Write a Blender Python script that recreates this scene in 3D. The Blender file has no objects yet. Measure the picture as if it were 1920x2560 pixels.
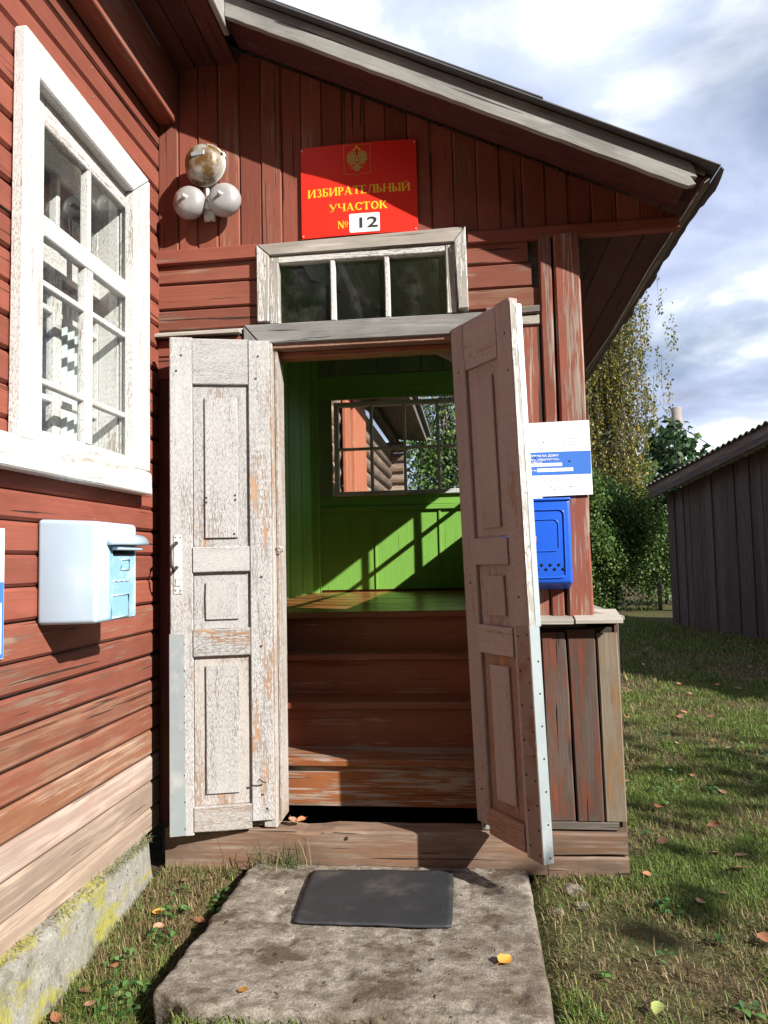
import bpy, bmesh, math, random
import numpy as np
from mathutils import Vector, Matrix, noise as mnoise
random.seed(7); rng = np.random.default_rng(7)
S = bpy.context.scene
COL = S.collection
R = math.radians

# ------------------------------------------------------------------ camera
yaw, pitch, roll = R(6.638), R(3.80), R(1.2716)
f = Vector((-math.sin(yaw)*math.cos(pitch), math.cos(yaw)*math.cos(pitch), math.sin(pitch)))
r0 = Vector((math.cos(yaw), math.sin(yaw), 0)); u0 = r0.cross(f)
rv = r0*math.cos(roll) - u0*math.sin(roll); uv = u0*math.cos(roll) + r0*math.sin(roll)
cam_d = bpy.data.cameras.new('camera'); cam = bpy.data.objects.new('camera', cam_d); COL.objects.link(cam)
cam_d.sensor_fit = 'VERTICAL'; cam_d.sensor_height = 36; cam_d.sensor_width = 27
cam_d.lens = 1835.6/2560*36; cam_d.clip_end = 2000; cam_d.clip_start = .02
cam.matrix_world = Matrix(((rv.x, uv.x, -f.x, 0), (rv.y, uv.y, -f.y, -3.2), (rv.z, uv.z, -f.z, 1.30), (0, 0, 0, 1)))
S.camera = cam

# ------------------------------------------------------------------ light
SUN = Vector((-1, .66, -.73)).normalized()
sd = bpy.data.lights.new('sun', 'SUN'); sd.energy = 5.0; sd.angle = R(.5); sd.color = (1, .955, .88)
so = bpy.data.objects.new('sun', sd); COL.objects.link(so); so.location = (12, -8, 12)
so.rotation_euler = SUN.to_track_quat('-Z', 'Y').to_euler()
W = bpy.data.worlds.new('World'); S.world = W; W.use_nodes = True
nt = W.node_tree; nt.nodes.clear()
def N(t, ty, **k):
    n = t.nodes.new(ty)
    for a, b in k.items():
        if a in n.inputs: n.inputs[a].default_value = b
        else: setattr(n, a, b)
    return n
sky = N(nt, 'ShaderNodeTexSky', sky_type='NISHITA', sun_disc=False); sky.sun_elevation = R(32); sky.sun_rotation = R(123)
sky.air_density = 1.0; sky.dust_density = .6; sky.ozone_density = 1.5
tc = N(nt, 'ShaderNodeTexCoord')
sep = N(nt, 'ShaderNodeSeparateXYZ'); nt.links.new(tc.outputs['Generated'], sep.inputs[0])
zz = N(nt, 'ShaderNodeMath', operation='MAXIMUM'); nt.links.new(sep.outputs[2], zz.inputs[0]); zz.inputs[1].default_value = .02
za = N(nt, 'ShaderNodeMath', operation='ADD'); nt.links.new(zz.outputs[0], za.inputs[0]); za.inputs[1].default_value = .25
dv = N(nt, 'ShaderNodeVectorMath', operation='DIVIDE'); nt.links.new(tc.outputs['Generated'], dv.inputs[0])
cmb = N(nt, 'ShaderNodeCombineXYZ')
for i in range(3): nt.links.new(za.outputs[0], cmb.inputs[i])
nt.links.new(cmb.outputs[0], dv.inputs[1])
mp = N(nt, 'ShaderNodeMapping'); mp.inputs['Scale'].default_value = (1.5, 1.5, .25); mp.inputs['Location'].default_value = (3.7, 0.6, 0)
mp.inputs['Rotation'].default_value = (0, 0, R(-24))
nt.links.new(dv.outputs[0], mp.inputs[0])
cn = N(nt, 'ShaderNodeTexNoise', Scale=1.5, Detail=7.0, Roughness=.52, Distortion=.35); nt.links.new(mp.outputs[0], cn.inputs[0])
cn2 = N(nt, 'ShaderNodeTexNoise', Scale=.8, Detail=5.0, Roughness=.5, Distortion=.2); nt.links.new(mp.outputs[0], cn2.inputs[0])
def ramp(t, pts, inp=None, interp='LINEAR'):
    n = t.nodes.new('ShaderNodeValToRGB'); e = n.color_ramp; e.interpolation = interp
    while len(e.elements) < len(pts): e.elements.new(.5)
    for el, (p, c) in zip(e.elements, pts):
        el.position = p; el.color = (c, c, c, 1) if isinstance(c, (int, float)) else (*c, 1)
    if inp is not None: t.links.new(inp, n.inputs[0])
    return n
def mixc(t, fac, a, b, mode='MIX'):
    n = t.nodes.new('ShaderNodeMix'); n.data_type = 'RGBA'; n.blend_type = mode
    for s, v in ((n.inputs[0], fac), (n.inputs[6], a), (n.inputs[7], b)):
        if hasattr(v, 'is_linked'): t.links.new(v, s)
        elif isinstance(v, (int, float)): s.default_value = v if s.type == 'VALUE' else (v, v, v, 1)
        else: s.default_value = (*v, 1)
    return n.outputs[2]
ccol = ramp(nt, [(.30, (4.0, 4.5, 6.0)), (.44, (5.4, 6.2, 8.6)), (.55, (7.6, 8.5, 10.6)), (.67, (16, 16.5, 17))], cn.outputs[0])
cmask = ramp(nt, [(.34, .35), (.50, 1.0)], cn2.outputs[0])
skyc = mixc(nt, cmask.outputs[0], sky.outputs[0], ccol.outputs[0])
bg = N(nt, 'ShaderNodeBackground', Strength=.052); nt.links.new(skyc, bg.inputs[0])
wo = N(nt, 'ShaderNodeOutputWorld'); nt.links.new(bg.outputs[0], wo.inputs[0])
vs = S.view_settings; vs.view_transform = 'Standard'; vs.look = 'None'; vs.gamma = 1; vs.exposure = 1.05; vs.use_curve_mapping = False

# ------------------------------------------------------------------ materials
def newmat(name):
    m = bpy.data.materials.new(name); m.use_nodes = True; t = m.node_tree; t.nodes.clear()
    o = N(t, 'ShaderNodeOutputMaterial'); return m, t, o
def mathn(t, op, a, b=None, c=None, clamp=False):
    n = t.nodes.new('ShaderNodeMath'); n.operation = op; n.use_clamp = clamp
    for i, v in enumerate((a, b, c)):
        if v is None: continue
        if hasattr(v, 'is_linked'): t.links.new(v, n.inputs[i])
        else: n.inputs[i].default_value = v
    return n.outputs[0]
def mapr(t, v, a, b, c=0., d=1., smooth=True):
    n = t.nodes.new('ShaderNodeMapRange'); n.interpolation_type = 'SMOOTHSTEP' if smooth else 'LINEAR'
    t.links.new(v, n.inputs[0])
    for i, x in enumerate((a, b, c, d)): n.inputs[1+i].default_value = x
    return n.outputs[0]
def coords(t, rnd=True):
    tc = t.nodes.new('ShaderNodeTexCoord')
    if not rnd: return tc.outputs['Object'], None
    oi = t.nodes.new('ShaderNodeObjectInfo')
    v = N(t, 'ShaderNodeVectorMath', operation='MULTIPLY_ADD')
    cb = t.nodes.new('ShaderNodeCombineXYZ')
    for i in range(3): t.links.new(oi.outputs['Random'], cb.inputs[i])
    t.links.new(cb.outputs[0], v.inputs[0]); v.inputs[1].default_value = (91, 37, 53); t.links.new(tc.outputs['Object'], v.inputs[2])
    return v.outputs[0], oi.outputs['Random']
def tnoise(t, v, sc, detail=3, rough=.55, dist=0.):
    m = t.nodes.new('ShaderNodeMapping'); m.inputs['Scale'].default_value = sc; t.links.new(v, m.inputs[0])
    n = N(t, 'ShaderNodeTexNoise', Scale=1.0, Detail=float(detail), Roughness=rough, Distortion=dist); t.links.new(m.outputs[0], n.inputs[0])
    return n.outputs[0]
def bsdf(t, o, col, rough=.7, bump=None, bd=.002, bs=.6, metal=0, spec=.35):
    p = t.nodes.new('ShaderNodeBsdfPrincipled')
    for s, v in (('Base Color', col), ('Roughness', rough), ('Metallic', metal), ('Specular IOR Level', spec)):
        if hasattr(v, 'is_linked'): t.links.new(v, p.inputs[s])
        elif isinstance(v, (int, float)): p.inputs[s].default_value = v
        else: p.inputs[s].default_value = (*v, 1)
    if bump is not None:
        b = N(t, 'ShaderNodeBump', Strength=bs, Distance=bd); t.links.new(bump, b.inputs['Height']); t.links.new(b.outputs[0], p.inputs['Normal'])
    t.links.new(p.outputs[0], o.inputs[0]); return p
def sc(c, k): return tuple(min(1, x*k) for x in c)
def wood(name, paint, bare, wear=.3, crack=.6, rough=.72, var=.25, knots=True, spread=1.0, bare2=None):
    """painted or bare timber, grain along local X"""
    m, t, o = newmat(name); v, rd = coords(t)
    Lg = tnoise(t, v, (2.2, 8, 8), 5, .62); Fb = tnoise(t, v, (5, 140, 140), 3, .6, .3)
    F2 = tnoise(t, v, (2.2, 46, 46), 3, .6, .4); Kr = tnoise(t, v, (1.6, 60, 60), 2, .5, .2); P2 = tnoise(t, v, (7, 16, 16), 3, .6)
    th = .5 + (.5-wear)*.36
    comb = mathn(t, 'ADD', mathn(t, 'MULTIPLY', Lg, .42), mathn(t, 'ADD', mathn(t, 'MULTIPLY', F2, .30), mathn(t, 'MULTIPLY', Fb, .28)))
    mask = mapr(t, comb, th-.035*spread, th+.035*spread)
    pc = mixc(t, P2, sc(paint, 1-var), sc(paint, 1+var))
    pc = mixc(t, mapr(t, Fb, .35, .65, 0, .35), pc, sc(paint, .72))
    bc = mixc(t, mapr(t, F2, .3, .7), sc(bare, .62), sc(bare, 1.2))
    if bare2: bc = mixc(t, mapr(t, Lg, .38, .62), bc, bare2)
    bc = mixc(t, mapr(t, Fb, .3, .6, .45, 0), bc, sc(bare, .45))
    c = mixc(t, mask, pc, bc)
    ck = mapr(t, Kr, .665, .70)
    c = mixc(t, mathn(t, 'MULTIPLY', ck, crack), c, sc(bare, .12))
    if knots:
        mm = t.nodes.new('ShaderNodeMapping'); mm.inputs['Scale'].default_value = (2.2, 9, 9); t.links.new(v, mm.inputs[0])
        vo = N(t, 'ShaderNodeTexVoronoi', Scale=1.0); t.links.new(mm.outputs[0], vo.inputs[0])
        kn = mapr(t, vo.outputs['Distance'], .10, .19, .75, 0)
        c = mixc(t, mathn(t, 'MULTIPLY', kn, mathn(t, 'ADD', mathn(t, 'MULTIPLY', mask, .7), .15)), c, sc(bare, .35))
    hv = t.nodes.new('ShaderNodeHueSaturation'); t.links.new(c, hv.inputs['Color']); t.links.new(mapr(t, rd, 0, 1, .78, 1.18, False), hv.inputs['Value'])
    h = mathn(t, 'SUBTRACT', mathn(t, 'ADD', mathn(t, 'MULTIPLY', Fb, .5), mathn(t, 'MULTIPLY', F2, .6)), mathn(t, 'ADD', ck, mathn(t, 'MULTIPLY', mask, .35)))
    bsdf(t, o, hv.outputs[0], rough, h, .0028, .7, spec=.25); return m
def peel(name, paint, bare, gone=.3, cracks=.8, sx=38, sz=120, bare2=None, rough=.7):
    """alligatored oil paint flaking off timber"""
    m, t, o = newmat(name); v, rd = coords(t)
    Lg = tnoise(t, v, (1.8, 8, 8), 4, .6); Fb = tnoise(t, v, (4, 150, 150), 3, .6, .3); F2 = tnoise(t, v, (2.4, 42, 42), 3, .6)
    wob = tnoise(t, v, (30, 60, 60), 2)
    wv = N(t, 'ShaderNodeVectorMath', operation='MULTIPLY_ADD'); cb = t.nodes.new('ShaderNodeCombineXYZ')
    for i in range(3): t.links.new(wob, cb.inputs[i])
    t.links.new(cb.outputs[0], wv.inputs[0]); wv.inputs[1].default_value = (.012, .006, .006); t.links.new(v, wv.inputs[2])
    mm = t.nodes.new('ShaderNodeMapping'); mm.inputs['Scale'].default_value = (sx, sz, sz); t.links.new(wv.outputs[0], mm.inputs[0])
    ve = N(t, 'ShaderNodeTexVoronoi', Scale=1.0, feature='DISTANCE_TO_EDGE'); t.links.new(mm.outputs[0], ve.inputs[0])
    vc = N(t, 'ShaderNodeTexVoronoi', Scale=1.0); t.links.new(mm.outputs[0], vc.inputs[0])
    sp = t.nodes.new('ShaderNodeSeparateColor'); t.links.new(vc.outputs['Color'], sp.inputs[0])
    g = mathn(t, 'ADD', mathn(t, 'MULTIPLY', sp.outputs[0], .13), mathn(t, 'ADD', mathn(t, 'MULTIPLY', Lg, .62), mathn(t, 'MULTIPLY', F2, .40)))
    th = .575 + (.5-gone)*.34
    gm = mapr(t, g, th-.02, th+.02)
    ckm = mathn(t, 'MULTIPLY', mapr(t, ve.outputs['Distance'], .03, .11, 1, 0), mapr(t, Lg, .3, .6, .35*cracks, cracks))
    pc = mixc(t, Lg, sc(paint, .86), sc(paint, 1.06)); pc = mixc(t, mapr(t, F2, .4, .75, 0, .35), pc, sc(paint, .72))
    bc = mixc(t, mapr(t, F2, .3, .7), sc(bare, .6), sc(bare, 1.2))
    if bare2: bc = mixc(t, mapr(t, Lg, .55, .66), bare2, bc)
    c = mixc(t, ckm, pc, sc(bare2 or bare, .55)); c = mixc(t, gm, c, bc)
    hv = t.nodes.new('ShaderNodeHueSaturation'); t.links.new(c, hv.inputs['Color']); t.links.new(mapr(t, rd, 0, 1, .92, 1.06, False), hv.inputs['Value'])
    h = mathn(t, 'SUBTRACT', mathn(t, 'MULTIPLY', Fb, .4), mathn(t, 'MULTIPLY', mathn(t, 'MAXIMUM', gm, ckm), .8))
    bsdf(t, o, hv.outputs[0], rough, h, .0022, .7, spec=.3); return m
def plain(name, c, rough=.5, metal=0, var=.12, bump=.25, dirt=None, scale=14, spec=.4, dth=(.5, .7)):
    m, t, o = newmat(name); v, rd = coords(t)
    a = tnoise(t, v, (scale,)*3, 4, .6); b = tnoise(t, v, (scale*9,)*3, 2)
    cc = mixc(t, a, sc(c, 1-var), sc(c, 1+var))
    if dirt: cc = mixc(t, mapr(t, tnoise(t, v, (scale*.6,)*3, 5, .65), *dth), cc, dirt)
    bsdf(t, o, cc, rough, b, .0015, bump, metal, spec); return m
M = {}
M['red'] = wood('red_paint', (.215, .062, .040), (.15, .10, .08), .17, .9)
M['red2'] = wood('red_paint_old', (.21, .066, .042), (.20, .125, .09), .33, .9)
M['redw'] = wood('red_paint_worn', (.22, .074, .045), (.26, .14, .09), .42, .8, spread=2.2)
M['orange'] = wood('sun_bleached_orange', (.27, .115, .062), (.38, .25, .18), .5, .5, spread=2)
M['pink'] = wood('sun_bleached_bare', (.31, .215, .175), (.39, .30, .25), .5, .5, spread=2)
M['greybare'] = wood('bare_pale', (.24, .18, .14), (.31, .235, .18), .5, .6, spread=2)
M['grey'] = wood('grey_weathered', (.33, .30, .26), (.42, .39, .35), .5, 1.0, spread=2, bare2=(.25, .22, .19))
M['greyd'] = wood('dark_weathered', (.12, .10, .085), (.19, .165, .145), .5, 1.0, spread=2)
M['shed'] = wood('shed_timber', (.07, .065, .065), (.125, .12, .12), .5, .8, spread=2, bare2=(.095, .065, .055))
M['skirt'] = wood('skirt_timber', (.17, .050, .026), (.055, .040, .034), .58, 1., spread=2.4, bare2=(.10, .075, .062))
M['skirt2'] = wood('skirt_timber_pale', (.24, .13, .05), (.13, .105, .08), .6, 1., spread=2.2, bare2=(.19, .16, .12))
M['sill'] = wood('sill_timber', (.17, .095, .06), (.23, .175, .135), .55, 1., spread=1.6, bare2=(.12, .075, .052))
M['cornerred'] = wood('corner_board', (.21, .062, .038), (.25, .19, .155), .46, 1.0, spread=1.1)
M['white'] = peel('white_paint', (.64, .635, .62), (.30, .26, .22), .16, .6, 40, 260)
M['whitew'] = peel('white_paint_flaking', (.60, .585, .555), (.32, .29, .25), .40, .9, 14, 230, bare2=(.28, .265, .24))
M['door'] = peel('door_paint', (.45, .44, .435), (.30, .18, .11), .24, .85, 34, 380, bare2=(.22, .20, .19))
M['doorw'] = peel('door_paint_worn', (.45, .42, .395), (.31, .185, .11), .40, .9, 30, 360, bare2=(.27, .21, .17))
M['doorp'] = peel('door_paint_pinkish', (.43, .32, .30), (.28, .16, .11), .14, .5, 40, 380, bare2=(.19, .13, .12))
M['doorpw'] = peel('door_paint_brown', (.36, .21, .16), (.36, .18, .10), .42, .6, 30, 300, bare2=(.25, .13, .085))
M['lintel'] = wood('grey_lintel', (.24, .235, .225), (.32, .315, .30), .5, 1., spread=1.8, bare2=(.17, .165, .155))
M['barge'] = wood('silver_barge', (.29, .28, .26), (.39, .38, .355), .5, 1., spread=1.8, bare2=(.21, .20, .185))
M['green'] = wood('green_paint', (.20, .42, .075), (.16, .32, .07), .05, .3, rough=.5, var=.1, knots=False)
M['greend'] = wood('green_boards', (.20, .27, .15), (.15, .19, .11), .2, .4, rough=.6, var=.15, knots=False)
M['ceil'] = wood('ceiling_boards', (.33, .37, .28), (.26, .28, .22), .3, .6, rough=.6, var=.15)
M['floor'] = wood('floor_paint', (.26, .105, .035), (.34, .23, .13), .25, .5, rough=.25)
M['step'] = wood('step_paint', (.24, .085, .045), (.29, .20, .145), .24, .5, rough=.42, spread=1.4)
M['stepw'] = wood('step_paint_worn', (.25, .085, .03), (.31, .24, .19), .50, .5, rough=.55, spread=.7)
M['soffit'] = wood('soffit_shade_red', (.085, .026, .021), (.08, .05, .04), .25, .6)  # red darkened so that the soffit shade is part of its colour
M['felt'] = plain('roofing_felt', (.085, .085, .09), .85, 0, .2, .5)
M['log'] = wood('old_logs', (.20, .125, .085), (.30, .235, .185), .5, 1.0, spread=2)
M['redcorner'] = wood('log_corner_red', (.36, .12, .065), (.34, .20, .13), .3, .5)
M['black'] = plain('black_rubber', (.022, .023, .026), .62, 0, .3, .6, (.055, .05, .048), 9)
M['galv'] = plain('galvanised', (.40, .45, .47), .45, .55, .18, .2, (.55, .57, .58), 12)
M['galvr'] = plain('galvanised_rusty', (.25, .165, .145), .65, .1, .25, .4, (.20, .09, .06), 12)
M['iron'] = plain('dark_iron', (.05, .045, .04), .6, .6)
M['pipe'] = plain('painted_iron', (.60, .59, .57), .4, .1, .15, .2, (.25, .2, .16), 30)
M['bell'] = plain('silver_bell', (.33, .325, .325), .45, .15, .12, .25, (.19, .11, .07), 12, dth=(.52, .68))
M['bellr'] = plain('scorched_bell', (.37, .35, .31), .36, .25, .12, .2, (.15, .08, .025), 11, dth=(.42, .56))
M['redsign'] = plain('sign_red', (.72, .03, .018), .28, 0, .02, .02)
M['gold'] = plain('sign_gold', (.85, .52, .03), .35, 0, .05, .02)
M['golddark'] = plain('emblem_gold', (.50, .30, .06), .4, 0, .2, .05)
M['emblemred'] = plain('emblem_red', (.30, .02, .02), .4)
M['paper'] = plain('white_sheet', (.82, .83, .84), .5, 0, .02, .02)
M['ink'] = plain('black_ink', (.03, .03, .03), .6)
M['inkg'] = plain('grey_ink', (.38, .39, .41), .6)
M['blueband'] = plain('blue_print', (.045, .16, .56), .5, 0, .03, .02)
M['bluebox'] = plain('blue_enamel', (.015, .095, .55), .3, 0, .08, .06, (.10, .2, .55), 10, .5, (.62, .78))
M['hole'] = plain('dark_hole', (.004, .004, .006), .9)
M['pale'] = plain('pale_blue_enamel', (.37, .48, .585), .38, 0, .05, .15, (.46, .53, .59), 6, .5)
M['paleblue'] = plain('sky_blue_enamel', (.20, .38, .52), .35, 0, .06, .08, (.50, .68, .78), 10, .5)
M['room'] = plain('room_wall', (.20, .27, .36), .8)
M['curtain'] = plain('blue_curtain', (.07, .16, .36), .8, 0, .4, .3, (.35, .45, .60), 40)
M['palerefl'] = plain('pale_pane_reflection', (.52, .55, .58), .9, 0, .12, .2)  # pale sheet painting the whitish reflection of the right panes
M['soil'] = plain('dark_soil', (.035, .026, .018), .95, 0, .4, .8)
M['pole'] = wood('pole_timber', (.26, .23, .2), (.32, .29, .25), .5, .9)
M['bark'] = plain('bark', (.13, .11, .095), .9, 0, .3, .8)
M['birchbark'] = plain('birch_bark', (.55, .53, .50), .8, 0, .15, .5, (.05, .045, .04), 8, .3, (.55, .6))
M['wire'] = plain('wire', (.03, .03, .03), .6)
M['slate'] = plain('corrugated_slate', (.17, .165, .15), .9, 0, .3, .6, (.08, .085, .06), 10)

def glass():
    m, t, o = newmat('window_glass')
    v, rd = coords(t); fr = N(t, 'ShaderNodeLayerWeight', Blend=.5)
    nz = tnoise(t, v, (2.5, 2.5, 2.5), 2); bp = N(t, 'ShaderNodeBump', Strength=.18, Distance=.01); t.links.new(nz, bp.inputs['Height'])
    fres = mathn(t, 'ADD', mathn(t, 'MULTIPLY', mathn(t, 'POWER', fr.outputs['Facing'], 4.0), .85), .034)
    tr = N(t, 'ShaderNodeBsdfTransparent', Color=(.93, .95, .94, 1)); gl = N(t, 'ShaderNodeBsdfGlossy', Roughness=.015); t.links.new(bp.outputs[0], gl.inputs['Normal'])
    df = N(t, 'ShaderNodeBsdfDiffuse', Color=(.6, .6, .56, 1))
    m1 = t.nodes.new('ShaderNodeMixShader'); t.links.new(fres, m1.inputs[0]); t.links.new(tr.outputs[0], m1.inputs[1]); t.links.new(gl.outputs[0], m1.inputs[2])
    m2 = t.nodes.new('ShaderNodeMixShader'); d = tnoise(t, v, (9, 9, 9), 5, .65); t.links.new(mapr(t, d, .45, .8, .008, .06), m2.inputs[0])
    t.links.new(m1.outputs[0], m2.inputs[1]); t.links.new(df.outputs[0], m2.inputs[2]); t.links.new(m2.outputs[0], o.inputs[0]); return m
M['glass'] = glass()
def concrete(name, base, light, stain, yellow=None):
    m, t, o = newmat(name); v, rd = coords(t, False)
    a = tnoise(t, v, (5, 7, 7), 6, .62); b = tnoise(t, v, (16, 22, 22), 5, .6); c = tnoise(t, v, (120, 120, 120), 3, .6); d = tnoise(t, v, (2.4, 3.4, 3.4), 5, .62, .5)
    col = mixc(t, mapr(t, b, .32, .66), base, light); col = mixc(t, mapr(t, c, .35, .7, .45, 0), col, sc(base, .45))
    col = mixc(t, mathn(t, 'MULTIPLY', mapr(t, mathn(t, 'ADD', mathn(t, 'MULTIPLY', a, .6), mathn(t, 'MULTIPLY', b, .4)), .50, .60), .85), col, stain)
    col = mixc(t, mapr(t, d, .52, .70, 0, .5), col, sc(stain, 1.4))
    pit = mapr(t, tnoise(t, v, (34, 26, 34), 3, .5, .3), .68, .73)
    col = mixc(t, mathn(t, 'MULTIPLY', pit, .7), col, sc(stain, .35))
    if yellow:
        y = tnoise(t, v, (9, 4.5, 12), 6, .68, .6); y2 = tnoise(t, v, (60, 60, 60), 3, .6); col = mixc(t, mathn(t, 'MULTIPLY', mapr(t, y, .47, .62, 0, .95), mapr(t, y2, .3, .6, .35, 1)), col, yellow)
    h = mathn(t, 'SUBTRACT', mathn(t, 'ADD', mathn(t, 'MULTIPLY', b, 1.6), mathn(t, 'MULTIPLY', c, .5)), mathn(t, 'MULTIPLY', pit, .8))
    bsdf(t, o, col, .92, h, .007, .9, spec=.15); return m
M['slab'] = concrete('old_concrete', (.14, .118, .092), (.33, .295, .25), (.055, .036, .022))
M['found'] = concrete('foundation_concrete', (.23, .215, .185), (.31, .30, .265), (.13, .125, .09), (.27, .25, .03))
def vcol(name, trans=.35, rough=.6, dark=.0):
    m, t, o = newmat(name); a = t.nodes.new('ShaderNodeAttribute'); a.attribute_name = 'Col'
    d = N(t, 'ShaderNodeBsdfPrincipled', Roughness=rough); d.inputs['Specular IOR Level'].default_value = .3; t.links.new(a.outputs[0], d.inputs['Base Color'])
    tr = t.nodes.new('ShaderNodeBsdfTranslucent'); t.links.new(a.outputs[0], tr.inputs[0])
    mx = t.nodes.new('ShaderNodeMixShader'); mx.inputs[0].default_value = trans; t.links.new(d.outputs[0], mx.inputs[1]); t.links.new(tr.outputs[0], mx.inputs[2]); t.links.new(mx.outputs[0], o.inputs[0]); return m
M['grass'] = vcol('grass_blades', .3); M['leafy'] = vcol('foliage', .3, .45)
def leafm(name, c, c2):
    m, t, o = newmat(name); v, rd = coords(t); a = tnoise(t, v, (60, 60, 60), 3)
    col = mixc(t, mapr(t, a, .35, .7), c, c2); hv = t.nodes.new('ShaderNodeHueSaturation'); t.links.new(col, hv.inputs['Color']); t.links.new(mapr(t, rd, 0, 1, .6, 1.25, False), hv.inputs['Value'])
    bsdf(t, o, hv.outputs[0], .6, a, .002, .5); return m
def ground_mat():
    m, t, o = newmat('ground_soil_and_thatch'); v, rd = coords(t, False)
    a = tnoise(t, v, (1.1, 1.1, 1.1), 5, .6); b = tnoise(t, v, (14, 14, 14), 5, .65); c = tnoise(t, v, (90, 90, 90), 3, .6)
    col = mixc(t, mapr(t, b, .35, .65), (.045, .032, .02), (.10, .075, .04)); col = mixc(t, mapr(t, a, .42, .60, 0, .6), col, (.06, .085, .022))
    col = mixc(t, mapr(t, c, .5, .7, 0, .55), col, (.17, .135, .075))
    bsdf(t, o, col, .95, mathn(t, 'ADD', b, mathn(t, 'MULTIPLY', c, .5)), .02, .9, spec=.1); return m
M['ground'] = ground_mat()

# ------------------------------------------------------------------ builders
WM = {}
def setp(o, parent, Mw):
    WM[o] = Mw
    if parent is not None:
        o.parent = parent; o.matrix_basis = WM[parent].inverted() @ Mw
    else: o.matrix_basis = Mw
def root(name, label, cat, loc=(0, 0, 0), group=None, kind=None):
    o = bpy.data.objects.new(name, None); o.empty_display_size = .1; COL.objects.link(o); setp(o, None, Matrix.Translation(loc))
    o['label'] = label; o['category'] = cat
    if group: o['group'] = group
    return o
def tag(o, label, cat=None, group=None, kind=None):
    if label: o['label'] = label
    if cat: o['category'] = cat
    if group: o['group'] = group
    if kind: o['kind'] = kind
    return o
def part(name, parent, loc, label=None):
    """an empty that groups the pieces of one part"""
    o = bpy.data.objects.new(name, None); o.empty_display_size = .05; COL.objects.link(o); setp(o, parent, Matrix.Translation(loc))
    if label: o['label'] = label
    return o
def frame(o, x, z=None):
    x = Vector(x).normalized(); z = Vector(z if z is not None else ((0, 0, 1) if abs(x.z) < .9 else (0, -1, 0)))
    y = z.cross(x).normalized(); z = x.cross(y)
    return Matrix(((x.x, y.x, z.x, o[0]), (x.y, y.y, z.y, o[1]), (x.z, y.z, z.z, o[2]), (0, 0, 0, 1)))
def mk(name, parent, V, F, mat, Mw=None, smooth=False):
    """V in world space; Mw the object's world frame"""
    if Mw is None:
        c = sum((Vector(v) for v in V), Vector())/len(V); Mw = Matrix.Translation(c)
    I = Mw.inverted(); me = bpy.data.meshes.new(name); me.from_pydata([I @ Vector(v) for v in V], [], F); me.update()
    if mat: me.materials.append(mat)
    if smooth: me.polygons.foreach_set('use_smooth', [True]*len(me.polygons))
    o = bpy.data.objects.new(name, me); COL.objects.link(o); setp(o, parent, Mw); return o
def plank(parent, name, a, b, wdir, w, t, mat, ch=.003, seg=2, jit=.0012, w2=None, skew=(0, 0), rnd=random):
    """timber from a to b; width w along wdir, thickness t across; chamfered, slightly uneven"""
    a = Vector(a); b = Vector(b); x = (b-a).normalized(); z = Vector(wdir); z = (z - x*z.dot(x)).normalized(); y = z.cross(x)
    L = (b-a).length; V = []; F = []
    for i in range(seg+1):
        s = i/seg; p = a.lerp(b, s); ww = (w + ((w2 or w)-w)*s)/2; tt = t/2
        j1, j2, j3 = (rnd.uniform(-jit, jit) for _ in range(3)); p = p + y*j3*.5
        for (k, (cy, cz)) in enumerate(((-tt, -ww+ch), (-tt, ww-ch), (-tt+ch, ww), (tt-ch, ww), (tt, ww-ch), (tt, -ww+ch), (tt-ch, -ww), (-tt+ch, -ww))):
            e = j1 if cz > 0 else j2
            sk = (skew[0] if i == 0 else skew[1] if i == seg else 0)*cz
            V.append(p + y*cy + z*(cz+e) + x*sk)
    for i in range(seg):
        for k in range(8):
            k2 = (k+1) % 8; F.append((i*8+k, (i+1)*8+k, (i+1)*8+k2, i*8+k2))
    F.append(tuple(range(8))); F.append(tuple(seg*8+k for k in range(7, -1, -1)))
    Mw = Matrix(((x.x, y.x, z.x, 0), (x.y, y.y, z.y, 0), (x.z, y.z, z.z, 0), (0, 0, 0, 1))); Mw.translation = (a+b)/2
    o = mk(name, parent, V, F, mat, Mw)
    return o
def fixn(o):
    bm = bmesh.new(); bm.from_mesh(o.data); bmesh.ops.recalc_face_normals(bm, faces=bm.faces); bm.to_mesh(o.data); bm.free(); return o
def bx(parent, name, x0, x1, y0, y1, z0, z1, mat, g='x', ch=.003, **k):
    cx, cy, cz = (x0+x1)/2, (y0+y1)/2, (z0+z1)/2
    if g == 'x': return plank(parent, name, (x0, cy, cz), (x1, cy, cz), (0, 0, 1), z1-z0, y1-y0, mat, ch, **k)
    if g == 'z': return plank(parent, name, (cx, cy, z0), (cx, cy, z1), (1, 0, 0), x1-x0, y1-y0, mat, ch, **k)
    return plank(parent, name, (cx, y0, cz), (cx, y1, cz), (0, 0, 1), z1-z0, x1-x0, mat, ch, **k)
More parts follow.
